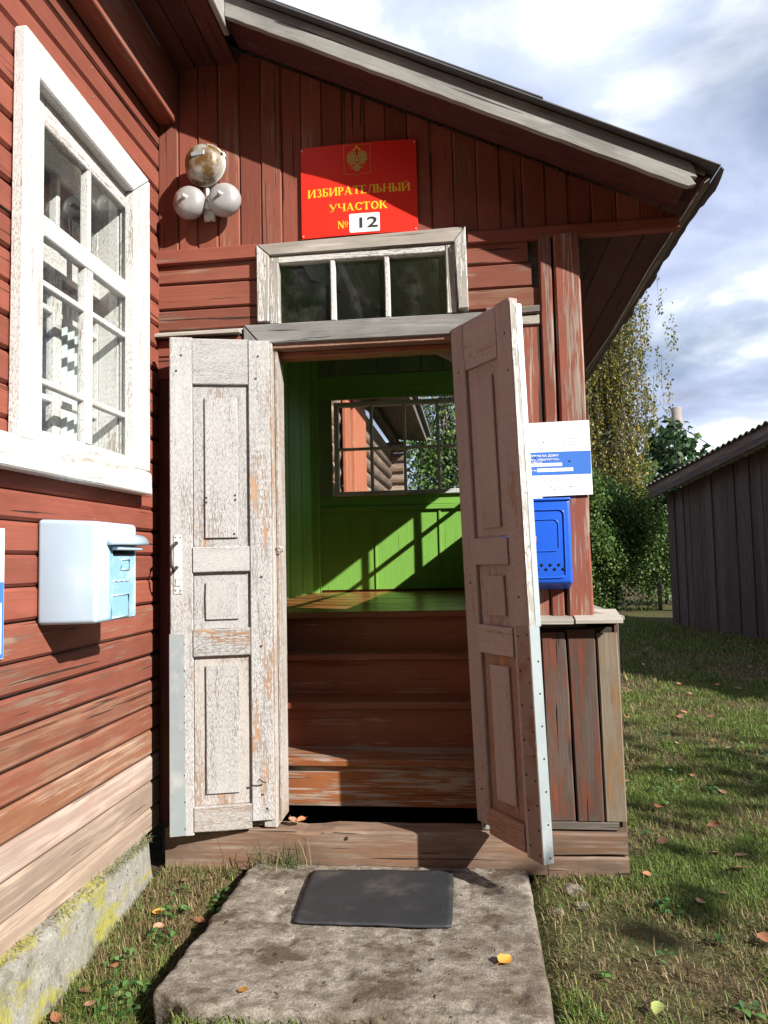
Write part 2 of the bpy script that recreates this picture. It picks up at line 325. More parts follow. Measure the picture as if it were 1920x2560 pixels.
def prism(parent, name, pts, ext, mat, xdir, ch=.003):
    """polygon pts extruded by ext, edges eased"""
    bm = bmesh.new(); ext = Vector(ext); vs = [bm.verts.new(p) for p in pts]; fc = bm.faces.new(vs)
    r = bmesh.ops.extrude_face_region(bm, geom=[fc]); bmesh.ops.translate(bm, vec=ext, verts=[v for v in r['geom'] if isinstance(v, bmesh.types.BMVert)])
    bmesh.ops.recalc_face_normals(bm, faces=bm.faces)
    if ch: bmesh.ops.bevel(bm, geom=bm.edges[:], offset=ch, segments=1, affect='EDGES')
    V = [v.co.copy() for v in bm.verts]; bm.verts.index_update(); F = [[v.index for v in q.verts] for q in bm.faces]; bm.free()
    c = sum((Vector(p) for p in pts), Vector())/len(pts); e = ext.normalized(); x = Vector(xdir).normalized()
    if abs(x.dot(e)) > .95: Mw = frame(c + ext/2, e, (pts[1][0]-pts[0][0], pts[1][1]-pts[0][1], pts[1][2]-pts[0][2]))
    else: Mw = frame(c, x - e*x.dot(e), e)
    return mk(name, parent, V, F, mat, Mw)
def tube_geo(pts, rad, n=8, cap=True):
    pts = [Vector(p) for p in pts]; V = []; F = []
    rad = rad if isinstance(rad, (list, tuple)) else [rad]*len(pts)
    for i, p in enumerate(pts):
        d = (pts[min(i+1, len(pts)-1)] - pts[max(i-1, 0)]).normalized(); a = Vector((0, 0, 1)) if abs(d.z) < .9 else Vector((1, 0, 0))
        u = d.cross(a).normalized(); w = d.cross(u)
        for k in range(n): q = 2*math.pi*k/n; V.append(p + (u*math.cos(q) + w*math.sin(q))*rad[i])
    for i in range(len(pts)-1):
        for k in range(n): k2 = (k+1) % n; F.append((i*n+k, i*n+k2, (i+1)*n+k2, (i+1)*n+k))
    if cap: F.append(tuple(range(n-1, -1, -1))); F.append(tuple((len(pts)-1)*n+k for k in range(n)))
    return V, F
def tube(parent, name, pts, rad, mat, n=8):
    V, F = tube_geo(pts, rad, n); return mk(name, parent, V, F, mat, None, True)
def lathe(parent, name, c, axis, prof, mat, n=32):
    """prof: (distance along axis, radius)"""
    ax = Vector(axis).normalized(); a = Vector((0, 0, 1)) if abs(ax.z) < .9 else Vector((1, 0, 0)); u = ax.cross(a).normalized(); w = ax.cross(u); c = Vector(c); V = []; F = []
    for (h, r) in prof:
        for k in range(n): q = 2*math.pi*k/n; V.append(c + ax*h + (u*math.cos(q)+w*math.sin(q))*max(r, 1e-4))
    for i in range(len(prof)-1):
        for k in range(n): k2 = (k+1) % n; F.append((i*n+k, i*n+k2, (i+1)*n+k2, (i+1)*n+k))
    F.append(tuple(range(n-1, -1, -1))); F.append(tuple((len(prof)-1)*n+k for k in range(n)))
    return fixn(mk(name, parent, V, F, mat, Matrix.Translation(c), True))
def nails(parent, pts, nrm, r=.004, mat=None, name='nail_head'):
    """nail heads, one small joined part"""
    V = []; F = []; nrm = Vector(nrm).normalized(); a = Vector((0, 0, 1)); u = nrm.cross(a).normalized(); w = nrm.cross(u)
    for p in pts:
        b = len(V); p = Vector(p)
        for k in range(6): q = k*math.pi/3; V.append(p+(u*math.cos(q)+w*math.sin(q))*r)
        for k in range(6): q = k*math.pi/3; V.append(p+nrm*r*.6+(u*math.cos(q)+w*math.sin(q))*r*.8)
        F.append(tuple(b+6+k for k in range(6)))
        for k in range(6): F.append((b+k, b+(k+1) % 6, b+6+(k+1) % 6, b+6+k))
    o = fixn(mk(name, parent, V, F, mat or M['iron'])); o['kind'] = 'stuff'; return o
def pane(parent, pts, mat=None):
    o = mk('pane', parent, pts, [(0, 1, 2, 3)], mat or M['glass']); return o
def gz(x, y):
    """ground height"""
    z = .13*max(0, min(1, (y-1)/9)) + .022*mnoise.noise(Vector((x*.7, y*.7, 3))) + .008*mnoise.noise(Vector((x*3, y*3, 1)))
    if x < -.9: z += -.02 - .055*max(0, min(1, (-.2-y)/1.0))
    if x > .19 and y < .2: z += -.01
    dx = max(-1.03-x, 0, x+.95); 
    if y < -.12 and y > -1.3: z -= .11*max(0, 1-dx/.05)
    if -1.02 < x < .22 and -1.06 < y < 0: z = min(z, -.06)
    if y > 14: z += .0
    return z

# ------------------------------------------------------------------ ground
def make_ground():
    xs = [-600, -200, -80, -40, -20, -10, -6, -4, -3, -2.2] + list(np.arange(-1.7, 2.6, .045)) + [2.7, 2.9, 3.2, 3.6, 4, 4.6, 5.4, 6.5, 8, 10, 14, 20, 40, 80, 200, 600]
    ys = [-600, -200, -80, -30, -12, -6, -4, -3, -2.4, -2] + list(np.arange(-1.7, 2.2, .05)) + [2.4, 2.7, 3, 3.4, 4, 4.6, 5.4, 6.2, 7, 8, 9, 10, 12, 14, 18, 25, 40, 80, 200, 600]
    V = [(x, y, gz(x, y)) for y in ys for x in xs]; nx = len(xs)
    F = [(j*nx+i, j*nx+i+1, (j+1)*nx+i+1, (j+1)*nx+i) for j in range(len(ys)-1) for i in range(nx-1)]
    o = mk('ground', None, V, F, M['ground'], Matrix.Identity(4), True); tag(o, 'mown grassy ground with bare earth around the porch and shed', None, None, 'structure')
make_ground()

# ------------------------------------------------------------------ main house (left)
XL = -1.40
house = root('wooden_house', 'red painted timber house wall with a white framed window, left of the porch', 'house', (-1.5, -1.2, 0))
zb = [.154, .255, .370, .479, .588, .690, .806, .912, 1.011, 1.134, 1.244, 1.347, 1.451, 1.549]
while zb[-1] < 3.36: zb.append(zb[-1]+.107)
rb = random.Random(3)
for i in range(len(zb)-1):
    z0, z1 = zb[i]+.002, zb[i+1]-.0035
    mt = M['greybare'] if i < 2 else M['pink'] if i == 2 else M['orange'] if i == 3 else M['redw'] if i in (4, 5) else M['red2'] if i < 9 else M['red']
    segs = [(-3.8, -.002)] if (z0 < 1.60 or z1 > 3.03) else [(-3.8, -1.06), (-.30, -.002)]
    for (ya, yb) in segs:
        o = plank(house, 'siding_board', (XL-.013, ya, (z0+z1)/2), (XL-.013, yb, (z0+z1)/2), (0, 0, 1), z1-z0, .026+rb.uniform(-.002, .002), mt, .0105, 3, .0022, rnd=rb)
nl = []
for i in range(len(zb)-1):
    for y in (-.07, -.62, -1.3, -1.9, -2.6): 
        if (1.60 < zb[i] < 3.03 and -1.15 < y < -.2): continue
        if rb.random() < .55: continue
        nl.append((XL, y+rb.uniform(-.03, .03), (zb[i]+zb[i+1])/2+rb.uniform(-.02, .02)))
nails(house, nl, (1, 0, 0), .0042, M['galvr'])
# wall core behind the siding with the window opening, and the room
for a in ((-3.8, -1.0, .15, 3.63), (-.33, 3.3, .15, 3.63), (-1.0, -.33, .15, 1.70), (-1.0, -.33, 2.87, 3.63)):
    bx(house, 'wall_core', XL-.14, XL-.028, a[0], a[1], a[2], a[3], M['greyd'], 'y', .002)
rm = [(-4, -3.7, 1), (-4, 3, 1), (-4, 3, 3.6), (-4, -3.7, 3.6), (XL-.145, -3.7, 1), (XL-.145, 3, 1), (XL-.145, 3, 3.6), (XL-.145, -3.7, 3.6)]
mk('room_wall', house, rm, [(0, 1, 2, 3), (0, 4, 5, 1), (3, 2, 6, 7), (0, 3, 7, 4), (1, 5, 6, 2)], M['room'])
def foundation():
    V = []; F = []; ys = np.arange(-3.8, -.14, .04); prof = [(-1.50, .168), (-1.405, .170), (-1.385, .160), (-1.372, .135), (-1.366, .09), (-1.358, .04), (-1.35, -.02), (-1.343, -.10), (-1.338, -.25)]
    for y in ys:
        fl = .055*min(1, max(0, (-.2-y)/1.0))
        for k, (x, z) in enumerate(prof):
            nn = mnoise.fractal(Vector((3.3, y*7, z*9)), 1, 2, 4)*.010
            V.append((x + (fl*(.45+.55*min(1, k/6)) if k > 1 else 0) + (nn if k > 0 else 0) - .012, y, z + (nn*.8 if k else 0)))
    n = len(prof)
    for i in range(len(ys)-1):
        for k in range(n-1): F.append((i*n+k, i*n+k+1, (i+1)*n+k+1, (i+1)*n+k))
    F.append(tuple(range((len(ys)-1)*n, len(ys)*n)))
    o = fixn(mk('foundation', house, V, F, M['found'], Matrix.Identity(4), False)); o['label'] = 'grey concrete foundation streaked with yellow lichen'
foundation()
# window
win = part('window', house, (XL, -.66, 1.7), 'white painted double casement window with flaking sill')
XF = -1.353
def casing(name, pts, xd, mt='white'):
    return prism(win, name, [(XF, y, z) for y, z in pts], (-.045, 0, 0), M[mt], xd, .006)
casing('casing', [(-1.125, 1.70), (-1.035, 1.70), (-1.035, 2.895), (-1.115, 3.03)], (0, 0, 1))
casing('casing', [(-.36, 1.70), (-.205, 1.70), (-.205, 2.99), (-.36, 2.865)], (0, 0, 1))
casing('casing', [(-1.114, 3.032), (-1.034, 2.897), (-.361, 2.867), (-.206, 2.992)], (0, 1, 0))
prism(win, 'sill', [(-1.395, -1.42, 1.72), (-1.335, -1.42, 1.69), (-1.332, -1.42, 1.60), (-1.395, -1.42, 1.60)], (0, 1.19, 0), M['white'], (0, 1, 0), .006)
XS = -1.41
def wbar(name, y0, y1, z0, z1, x=XS, t=.035, g=None, mt='white', ch=.004):
    g = g or ('y' if (y1-y0) > (z1-z0) else 'z')
    if g == 'y': return plank(win, name, (x, y0, (z0+z1)/2), (x, y1, (z0+z1)/2), (0, 0, 1), z1-z0, t, M[mt], ch)
    return plank(win, name, (x, (y0+y1)/2, z0), (x, (y0+y1)/2, z1), (0, 1, 0), y1-y0, t, M[mt], ch)
for x, suf in ((XS, ''), (-1.535, 'inner_')):
    d = 0 if suf == '' else .012
    wbar(suf+'frame', -1.06, -.945, 1.66, 2.90, x); wbar(suf+'frame', -.345, -.25, 1.66, 2.90, x)
    wbar(suf+'frame', -.944, -.346, 2.80, 2.90, x); wbar(suf+'frame', -.944, -.346, 1.66, 1.755, x)
    wbar(suf+'transom_rail', -.944, -.346, 2.415, 2.488, x+.004); wbar(suf+'mullion', -.675, -.622, 1.756, 2.414, x+.002); wbar(suf+'mullion', -.658, -.635, 2.489, 2.799, x)
    for (y0, y1) in ((-.944, -.676), (-.621, -.346)):
        for z in (2.258, 1.922): wbar(suf+'glazing_bar', y0, y1, z-.011, z+.011, x, .028, ch=.003)
        for (z0, z1) in ((1.756, 1.911), (1.934, 2.246), (2.27, 2.414), (2.489, 2.799)):
            pane(win, [(x, y0, z0), (x, y1, z0), (x, y1, z1), (x, y0, z1)])
    if suf == '':
        for z in (2.33, 1.84): tube(win, 'hinge', [(XS+.022, -.338, z-.03), (XS+.022, -.338, z+.03)], .006, M['white'], 8)
wbar('jamb_lining', -1.0, -.95, 1.66, 2.9, -1.475, .09); wbar('jamb_lining', -.345, -.30, 1.66, 2.9, -1.475, .09); wbar('head_lining', -.95, -.345, 2.80, 2.86, -1.475, .09); wbar('inner_sill', -.95, -.345, 1.70, 1.74, -1.475, .09)
# blue curtains and a pale painted reflection, in folds behind the inner sash
for (y0, y1, cm) in ((-.97, -.79, 'curtain'), (-.77, -.60, 'curtain'), (-.58, -.30, 'palerefl')):
    V = []; F = []
    for i in range(25):
        y = y0+(y1-y0)*i/24
        for z in (1.6, 2.42): V.append((-1.60+.012*math.sin(i*1.35), y, z))
    F = [(2*i, 2*i+1, 2*i+3, 2*i+2) for i in range(24)]
    mk('curtain', win, V, F, M[cm], None, True)
# eave of the main house
bx(house, 'cornice_board', -1.402, -1.311, -3.8, -.004, 3.367, 3.62, M['red2'], 'y', .004, seg=4)
sx = [-1.318, -1.215, -1.108, -1.015]
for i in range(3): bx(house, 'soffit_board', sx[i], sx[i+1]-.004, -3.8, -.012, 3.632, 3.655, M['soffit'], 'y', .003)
bx(house, 'fascia', -1.012, -.987, -3.8, -.205, 3.626, 3.80, M['barge'], 'y', .004, seg=4)
prism(house, 'roof_slab', [(-.93, -3.9, 3.80), (-.93, -3.9, 3.84), (-4.2, -3.9, 5.4), (-4.2, -3.9, 5.36)], (0, 3.68, 0), M['felt'], (0, 1, 0), .004)
# rear log part seen through the porch's back window
for k in range(15):
    z = .45+k*.205; V, F = tube_geo([(-1.52+.012*math.sin(k*2.1), 3.46, z), (-1.52+.012*math.cos(k), 7, z), (-1.52, 10.72, z)], [.112, .115, .112], 12)
    x = Vector((0, 1, 0)); o = mk('log', house, V, F, M['log'], frame((-1.52, 7, z), (0, 1, 0)), True)
for k in range(15):
    z = .55+k*.205; V, F = tube_geo([(-2.2, 10.45, z), (-1.18+.02*math.sin(k*3), 10.45, z)], [.105, .10], 12)
    mk('log_end', house, V, F, M['log'], frame((-1.5, 10.45, z), (1, 0, 0)), False)
plank(house, 'corner_post', (-1.365, 5.95, .4), (-1.365, 5.95, 3.30), (0, 1, 0), 1.0, .05, M['redcorner'], .008)
plank(house, 'corner_post', (-1.365, 5.02, .4), (-1.365, 5.02, 3.45), (0, 1, 0), .35, .045, M['redcorner'], .008)
for i in range(4): bx(house, 'soffit_board', -1.45+i*.16, -1.295+i*.16, 3.5, 11.0, 3.66-i*.015, 3.68-i*.015, M['greyd'], 'y')
bx(house, 'fascia', -.80, -.775, 3.5, 11.0, 3.56, 3.70, M['greyd'], 'y', .004)
bx(house, 'wall_plate', -1.44, -1.30, 3.5, 11, 3.48, 3.63, M['greyd'], 'y', .02)
prism(house, 'roof_slab', [(-.70, 3.5, 3.70), (-.70, 3.5, 3.75), (-4.2, 3.5, 5.4), (-4.2, 3.5, 5.35)], (0, 7.7, 0), M['slate'], (0, 1, 0), .004)

# ------------------------------------------------------------------ porch
porch = root('wooden_porch', 'red boarded wooden entrance porch with open double doors and green interior', 'porch', (-.4, 0, 0))
rp = random.Random(11)
def zl(x): return 3.181-.488*x        # underside line of the roof verge
# upper vertical boards of the gable
x = -1.402
while x < .90:
    w = rp.uniform(.094, .104); x1 = min(x+w, .93); xm = (x+x1)/2; d = -.004 if int((x+2)*10) % 2 else 0
    zt = zl(xm)+.02
    y0 = -.002+rp.uniform(-.004, .004)
    mt = M['red'] if rp.random() < .75 else M['red2']
    plank(porch, 'gable_board', (xm, y0, 2.742), (xm, y0, zt), (1, 0, 0), x1-x-.0012, .022, mt, .006, 2, .001, skew=(0, -.488), rnd=rp)
    x = x1
bx(porch, 'tie_beam', -1.402, -.927, -.036, .008, 2.686, 2.752, M['red'], 'x', .005)
bx(porch, 'tie_beam', .03, .925, -.034, .010, 2.684, 2.738, M['red'], 'x', .005)
bx(porch, 'tie_beam', -.926, .029, -.018, .008, 2.71, 2.748, M['red'], 'x', .004)
# horizontal boards left and right of the transom
for (z0, z1) in ((2.606, 2.697), (2.486, 2.602), (2.384, 2.482)):
    bx(porch, 'siding_board', -1.402, -.915, -.012, .012, z0-.006, z1-.010, M['red2'], 'x', .006, rnd=rp)
for (z0, z1, xe) in ((2.597, 2.695, .287), (2.489, 2.593, .30), (2.395, 2.485, .331)):
    bx(porch, 'siding_board', .0, xe, -.014, .012, z0-.006, z1-.007, M['redw' if z0 < 2.4 else 'red2'], 'x', .006, rnd=rp)
prism(porch, 'drip_ledge', [(-1.402, -.002, 2.376), (-1.402, -.06, 2.352), (-1.402, -.06, 2.338), (-1.402, -.002, 2.345)], (.40, 0, 0), M['grey'], (1, 0, 0), .002)
bx(porch, 'drip_ledge', .10, .327, -.05, -.002, 2.352, 2.386, M['greyd'], 'x', .005, seg=3, jit=.003)
bx(porch, 'drip_ledge', .10, .325, -.038, -.002, 2.305, 2.345, M['grey'], 'x', .005, seg=3, jit=.003)
bx(porch, 'siding_board', -1.402, -1.0, -.02, 0, 2.255, 2.335, M['red'], 'x', .005); bx(porch, 'siding_board', -1.402, -1.0, -.02, 0, 2.15, 2.252, M['red'], 'x', .005)
for xa in (-1.402, -1.29, -1.17): bx(porch, 'wall_board', xa, xa+.108, -.02, 0, .17, 2.147, M['soffit'], 'z', .006, rnd=rp)  # wall red in the darkened soffit colour: shade behind the leaf painted in
bx(porch, 'wall_board', -1.058, -1.0, -.02, 0, .17, 2.147, M['soffit'], 'z', .006)
# boards right of the door
bx(porch, 'wall_board', .11, .215, -.024, 0, 1.05, 2.30, M['cornerred'], 'z', .006, rnd=rp)
bx(porch, 'wall_board', .219, .327, -.026, 0, 1.05, 2.30, M['cornerred'], 'z', .006, rnd=rp)
bx(porch, 'corner_board', .333, .384, -.036, 0, 1.05, 2.695, M['cornerred'], 'z', .006, seg=4, jit=.003, rnd=rp)
bx(porch, 'corner_board', .397, .502, -.04, .0, 1.05, 2.695, M['cornerred'], 'z', .009, seg=5, jit=.004, rnd=rp)
bx(porch, 'corner_board', .480, .503, .004, .10, 1.05, 2.695, M['cornerred'], 'z', .004, rnd=rp)
# dark sheathing behind the boards (front), around the door and transom
for (x0, x1, z0, z1) in ((-1.40, -.93, .02, 3.68), (.05, .46, .02, 2.96), (-.929, .049, 2.72, 3.14)):
    bx(porch, 'sheathing', x0, x1, .016, .03, z0, z1, M['greyd'], 'x', .001)
# water table and skirt
prism(porch, 'water_table', [(.20, .05, 1.072), (.20, -.095, 1.040), (.20, -.095, 1.022), (.20, .05, 1.048)], (.214, 0, 0), M['grey'], (1, 0, 0), .002)
prism(porch, 'water_table', [(.418, .05, 1.074), (.418, -.10, 1.043), (.418, -.10, 1.024), (.418, .05, 1.05)], (.19, 0, 0), M['grey'], (1, 0, 0), .002)
prism(porch, 'water_table', [(.46, -.02, 1.076), (.63, -.02, 1.048), (.63, -.02, 1.03), (.46, -.02, 1.056)], (0, 3.3, 0), M['grey'], (0, 1, 0), .002)
for (x0, x1, x2, x3, mt, zt) in ((.15, .278, .17, .288, 'skirt', .99), (.282, .384, .292, .398, 'skirt', .985), (.390, .505, .404, .512, 'skirt', .995), (.510, .594, .517, .604, 'skirt2', .98)):
    plank(porch, 'skirt_board', ((x2+x3)/2, -.030, .218), ((x0+x1)/2, -.026, zt), (1, 0, 0), x3-x2-.003, .024, M[mt], .005, 3, .002, w2=x1-x0, rnd=rp)
for yb in np.arange(.02, 3.25, .125): bx(porch, 'skirt_board', .588, .612, yb, yb+.12, .05, 1.03, M['skirt'], 'z', .005, rnd=rp)
bx(porch, 'skirt_rail', .2, .568, -.04, -.012, .18, .213, M['greyd'], 'x', .004); bx(porch, 'skirt_back', .10, .58, .0, .02, .02, 1.0, M['soil'], 'x', .002)
# bottom sill beam
def sillbeam(name, x0, x1, z0a, z0b, z1a, z1b):
    n = 24; V = []; F = []
    for i in range(n+1):
        s = i/n; x = x0+(x1-x0)*s; zb_ = z0a+(z0b-z0a)*s+.006*mnoise.noise(Vector((x*5, 1, 0))); zt_ = z1a+(z1b-z1a)*s+.005*mnoise.noise(Vector((x*6, 7, 0)))
        if -.78 < x < -.62: zt_ -= .006
        for (y, z) in ((-.055, zb_+.006), (-.058, zt_-.008), (-.048, zt_), (.06, zt_-.002), (.06, zb_), (-.048, zb_)): V.append((x, y, z))
    for i in range(n):
        for k in range(6): k2 = (k+1) % 6; F.append((i*6+k, i*6+k2, (i+1)*6+k2, (i+1)*6+k))
    F.append(tuple(range(6))); F.append(tuple(n*6+k for k in range(6)))
    return fixn(mk(name, porch, V, F, M['sill'], frame(((x0+x1)/2, 0, .08), (1, 0, 0))))
sillbeam('sill_beam', -1.355, .275, -.015, .0, .158, .168); sillbeam('sill_beam', .278, .60, -.012, -.008, .075, .08); sillbeam('sill_beam', .278, .598, .082, .086, .172, .175)
nails(porch, [(-.555, -.058, .135), (.17, -.058, .135)], (0, -1, 0), .008)
# door frame
jx0, jx1 = -.862, .012
prism(porch, 'lintel', [(-.990, -.034, 2.378), (-.912, -.034, 2.287), (-.02, -.034, 2.283), (.094, -.034, 2.373)], (0, .048, 0), M['lintel'], (1, 0, 0), .004)
prism(porch, 'door_casing', [(-.992, -.032, 2.376), (-.992, -.032, .17), (-.912, -.032, .17), (-.914, -.032, 2.285)], (0, .046, 0), M['lintel'], (0, 0, 1), .004)
prism(porch, 'door_casing', [(.096, -.032, 2.371), (-.018, -.032, 2.281), (.015, -.032, .17), (.098, -.032, .17)], (0, .046, 0), M['lintel'], (0, 0, 1), .004)
bx(porch, 'door_jamb', -.916, -.858, -.045, .10, .17, 2.285, M['doorw'], 'z', .004); bx(porch, 'door_jamb', -.857, -.842, -.01, .10, .19, 2.27, M['doorw'], 'z', .003)
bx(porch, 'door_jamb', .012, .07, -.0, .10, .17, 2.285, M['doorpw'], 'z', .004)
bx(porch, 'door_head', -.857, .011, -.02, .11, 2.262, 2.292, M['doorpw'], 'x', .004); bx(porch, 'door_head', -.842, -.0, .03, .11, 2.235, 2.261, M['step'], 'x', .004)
# transom window
tr = part('transom_window', porch, (-.45, 0, 2.39), 'three pane transom window in flaking white and grey frame')
TY = -.042
def tpr(name, pts, xd, mt, y=TY, t=.05): return prism(tr, name, [(x, y, z) for x, z in pts], (0, t, 0), M[mt], xd, .004)
tpr('casing', [(-.924, 2.744), (-.864, 2.690), (-.034, 2.692), (.018, 2.759)], (1, 0, 0), 'grey'); tpr('casing', [(-.925, 2.742), (-.925, 2.386), (-.872, 2.386), (-.866, 2.688)], (0, 0, 1), 'whitew')
tpr('casing', [(.020, 2.757), (-.032, 2.690), (-.020, 2.388), (.024, 2.388)], (0, 0, 1), 'whitew', TY-.01, .058)
bx(tr, 'frame', -.870, -.826, -.030, .012, 2.380, 2.688, M['whitew'], 'z', .004); bx(tr, 'frame', -.072, -.028, -.030, .012, 2.380, 2.688, M['whitew'], 'z', .004)
bx(tr, 'frame', -.825, -.073, -.030, .012, 2.655, 2.688, M['whitew'], 'x', .004)
for xa in (-.578, -.333): bx(tr, 'glazing_bar', xa-.011, xa+.011, -.026, .008, 2.381, 2.654, M['white'], 'z', .004)
for (xa, xb) in ((-.825, -.590), (-.566, -.345), (-.321, -.073)): pane(tr, [(xa, -.006, 2.381), (xb, -.006, 2.381), (xb, -.006, 2.654), (xa, -.006, 2.654)])

# ---- door leaves
def leaf(hinge, outer, mats, tilt, hz, label):
    """hinge, outer: (x, y) on plan; leaf built in its own frame u (hinge->outer), n (towards viewer)"""
    H = Vector((*hinge, 0)); O = Vector((*outer, 0)); u = (O-H).normalized(); Wd = (O-H).length; n = Vector((u.y, -u.x, 0))
    if n.y > 0: n = -n
    up = Vector((tilt, 0, 1)).normalized()
    d = part('door_leaf', porch, H+up*hz, label); B = H+up*hz
    def P(s, z, k): return B+u*s+up*z+n*k
    def bar(name, s0, s1, z0, z1, k0, k1, m, g, ch=.004, **kw):
        if g == 'z': return plank(d, name, P((s0+s1)/2, z0, (k0+k1)/2), P((s0+s1)/2, z1, (k0+k1)/2), u, s1-s0, k1-k0, M[m], ch, **kw)
        return plank(d, name, P(s0, (z0+z1)/2, (k0+k1)/2), P(s1, (z0+z1)/2, (k0+k1)/2), up, z1-z0, k1-k0, M[m], ch, **kw)
    a, b, c = mats; Ht = 2.11
    bar('stile', 0, .095, .012, Ht-.008, 0, .042, a, 'z', rnd=rp); bar('stile', Wd-.098, Wd, -.03, Ht, 0, .042, a, 'z', rnd=rp)
    i0, i1 = .0955, Wd-.0985
    for z0, z1, m, k in ((1.90, Ht-.004, b, .041), (1.075, 1.185, b, .047), (.715, .83, b, .047), (-.02, .085, c, .047)): bar('rail', i0, i1, z0, z1, .001, k, m, 'x', rnd=rp)
    for z0, z1, f0, f1 in ((1.186, 1.899, 1.225, 1.842), (.831, 1.074, .872, 1.03), (.086, .714, .135, .672)):
        pn = bar('panel', i0, i1, z0, z1, .010, .026, a if z0 > .5 else c, 'z', .002)
        bar('raised_field', i0+.048, i1-.05, f0, f1, .0262, .037, a if z0 > .5 else b, 'z', .003)
    return d, P, u, n, up, Wd
d1, P1, u1, n1, up1, W1 = leaf((-.878, -.010), (-1.298, -.120), ('door', 'door', 'doorw'), 0.0, .192, 'sunlit door leaf in crackled white paint with iron handle')
prism(d1, 'metal_strip', [P1(W1-.064, -.028, .0425), P1(W1+.001, -.03, .0425), P1(W1+.001, .815, .0425), P1(W1-.060, .812, .0425)], n1*.0025, M['galv'], up1, 0)
prism(d1, 'metal_strip', [P1(W1+.0006, -.028, .045), P1(W1+.0006, -.03, -.002), P1(W1+.0006, .812, -.002), P1(W1+.0006, .815, .045)], u1*.002, M['galvr'], up1, 0)
prism(d1, 'handle_plate', [P1(W1-.052, z, .0425) for z in (.985, 1.01, 1.22, 1.24)]+[P1(W1-.018, z, .0425) for z in (1.24, 1.21, 1.0, .985)], n1*.003, M['white'], up1, .001)
hp = [P1(W1-.030, 1.10, .045), P1(W1-.022, 1.085, .07), P1(W1-.012, 1.11, .085), P1(W1-.010, 1.15, .088), P1(W1-.016, 1.19, .078), P1(W1-.030, 1.205, .046)]
tube(d1, 'handle', hp, [.008, .007, .0065, .0065, .007, .008], M['iron'], 10)
prism(d1, 'latch_tab', [P1(W1-.045, 1.02, .0465), P1(W1-.024, 1.02, .0465), P1(W1-.028, 1.055, .0465), P1(W1-.048, 1.05, .0465)], n1*.004, M['pipe'], up1, .001)
nails(d1, [P1(s, z, .0425) for s, z in ((W1-.05, 2.03), (W1-.03, 1.96), (.05, 2.03), (.06, 1.93), (.045, 1.05), (.05, .12), (.03, .06), (.05, .75))], n1, .005)
nails(d1, [P1(s, z, .0375) for s, z in ((.155, 1.39), (.155, 1.41), (W1-.155, 1.38), (W1-.155, 1.40), (.16, 1.24))], n1, .005)
nails(d1, [P1(s, z, .046) for s, z in ((W1-.045, 1.228), (W1-.025, 1.228), (W1-.045, 1.0), (W1-.025, 1.0))]+[P1(W1-.06, z, .045) for z in np.arange(0, .8, .11)], n1, .003)
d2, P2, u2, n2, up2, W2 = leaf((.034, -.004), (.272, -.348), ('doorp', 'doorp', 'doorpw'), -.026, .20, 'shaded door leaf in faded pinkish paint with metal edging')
# lit edge of the right leaf: bare flaking paint and galvanised angle
def edge(z0, z1, k0, k1, m, t=.002, name='edge_strip'): return prism(d2, name, [P2(W2+.0006, z0, k0), P2(W2+.0006, z0, k1), P2(W2+.0006, z1, k1), P2(W2+.0006, z1, k0)], u2*t, M[m], up2, 0)
edge(.84, 2.10, .014, .042, 'whitew'); edge(.84, 2.09, -.012, .0135, 'galv', .004); edge(-.03, .84, -.004, .0425, 'galv', .003, 'metal_strip')
prism(d2, 'metal_strip', [P2(W2-.075, -.028, .0425), P2(W2+.001, -.03, .0425), P2(W2+.001, .845, .0425), P2(W2-.078, .84, .0425)], n2*.0022, M['galvr'], up2, 0)
nails(d2, [P2(W2-.065, z, .0448) for z in np.arange(.02, .82, .13)]+[P2(W2-.012, z, .0448) for z in np.arange(.0, .84, .09)]+[P2(s, z, .0425) for s, z in ((W2-.04, 1.98), (W2-.03, 1.83), (.05, 1.9), (.05, 1.0), (.05, .15), (W2-.05, .95))], n2, .0045)
nails(d2, [P2(W2+.004, z, k) for z in np.arange(-.01, .82, .12) for k in (.012,)], u2, .004)
# hook eye on the left jamb
tube(porch, 'hook_eye', [Vector((-.838, -.03, 1.36))+Vector((.016*math.cos(q), -.012*math.sin(q), .012*math.sin(q))) for q in np.linspace(0, 6.3, 14)], .003, M['pipe'], 6)
tube(porch, 'door_hook', [(-.925, -.10, .375), (-.918, -.11, .39), (-.905, -.09, .372), (-.90, -.075, .365)], .003, M['iron'], 6)

# ---- porch roof
rf = part('roof', porch, (-.2, -.2, 3.3), 'lean-to roof with grey weathered barge board')
BY = -.275
def rp3(x, dz, y): return Vector((x, y, zl(x)+dz))
sl = Vector((1, 0, -.488)).normalized()
lo = [rp3(x, .004*mnoise.noise(Vector((x*7, 2, 0)))+.003*mnoise.noise(Vector((x*23, 5, 0))), BY) for x in np.linspace(-.985, .895, 40)]
hi = [rp3(x, .106+.005*mnoise.noise(Vector((x*5, 9, 0)))+.003*mnoise.noise(Vector((x*19, 1, 0))), BY) for x in np.linspace(.905, -.985, 40)]
prism(rf, 'barge_board', lo+[rp3(.925, .022, BY), rp3(.905, .045, BY), rp3(.930, .052, BY), rp3(.918, .094, BY)]+hi, (0, .026, 0), M['barge'], sl, .002)
prism(rf, 'verge_board', [rp3(-1.6, .092, BY+.022), rp3(.97, .092, BY+.022), rp3(.97, .116, BY+.022), rp3(-1.6, .116, BY+.022)], (0, .02, 0), M['greyd'], sl, .002)
prism(rf, 'roofing_felt', [rp3(-1.6, .117, BY-.03), rp3(1.005, .112, BY-.03), rp3(1.015, .122, BY-.03), rp3(-1.6, .131, BY-.03)], (0, 3.85, 0), M['felt'], (0, 1, 0), .003)
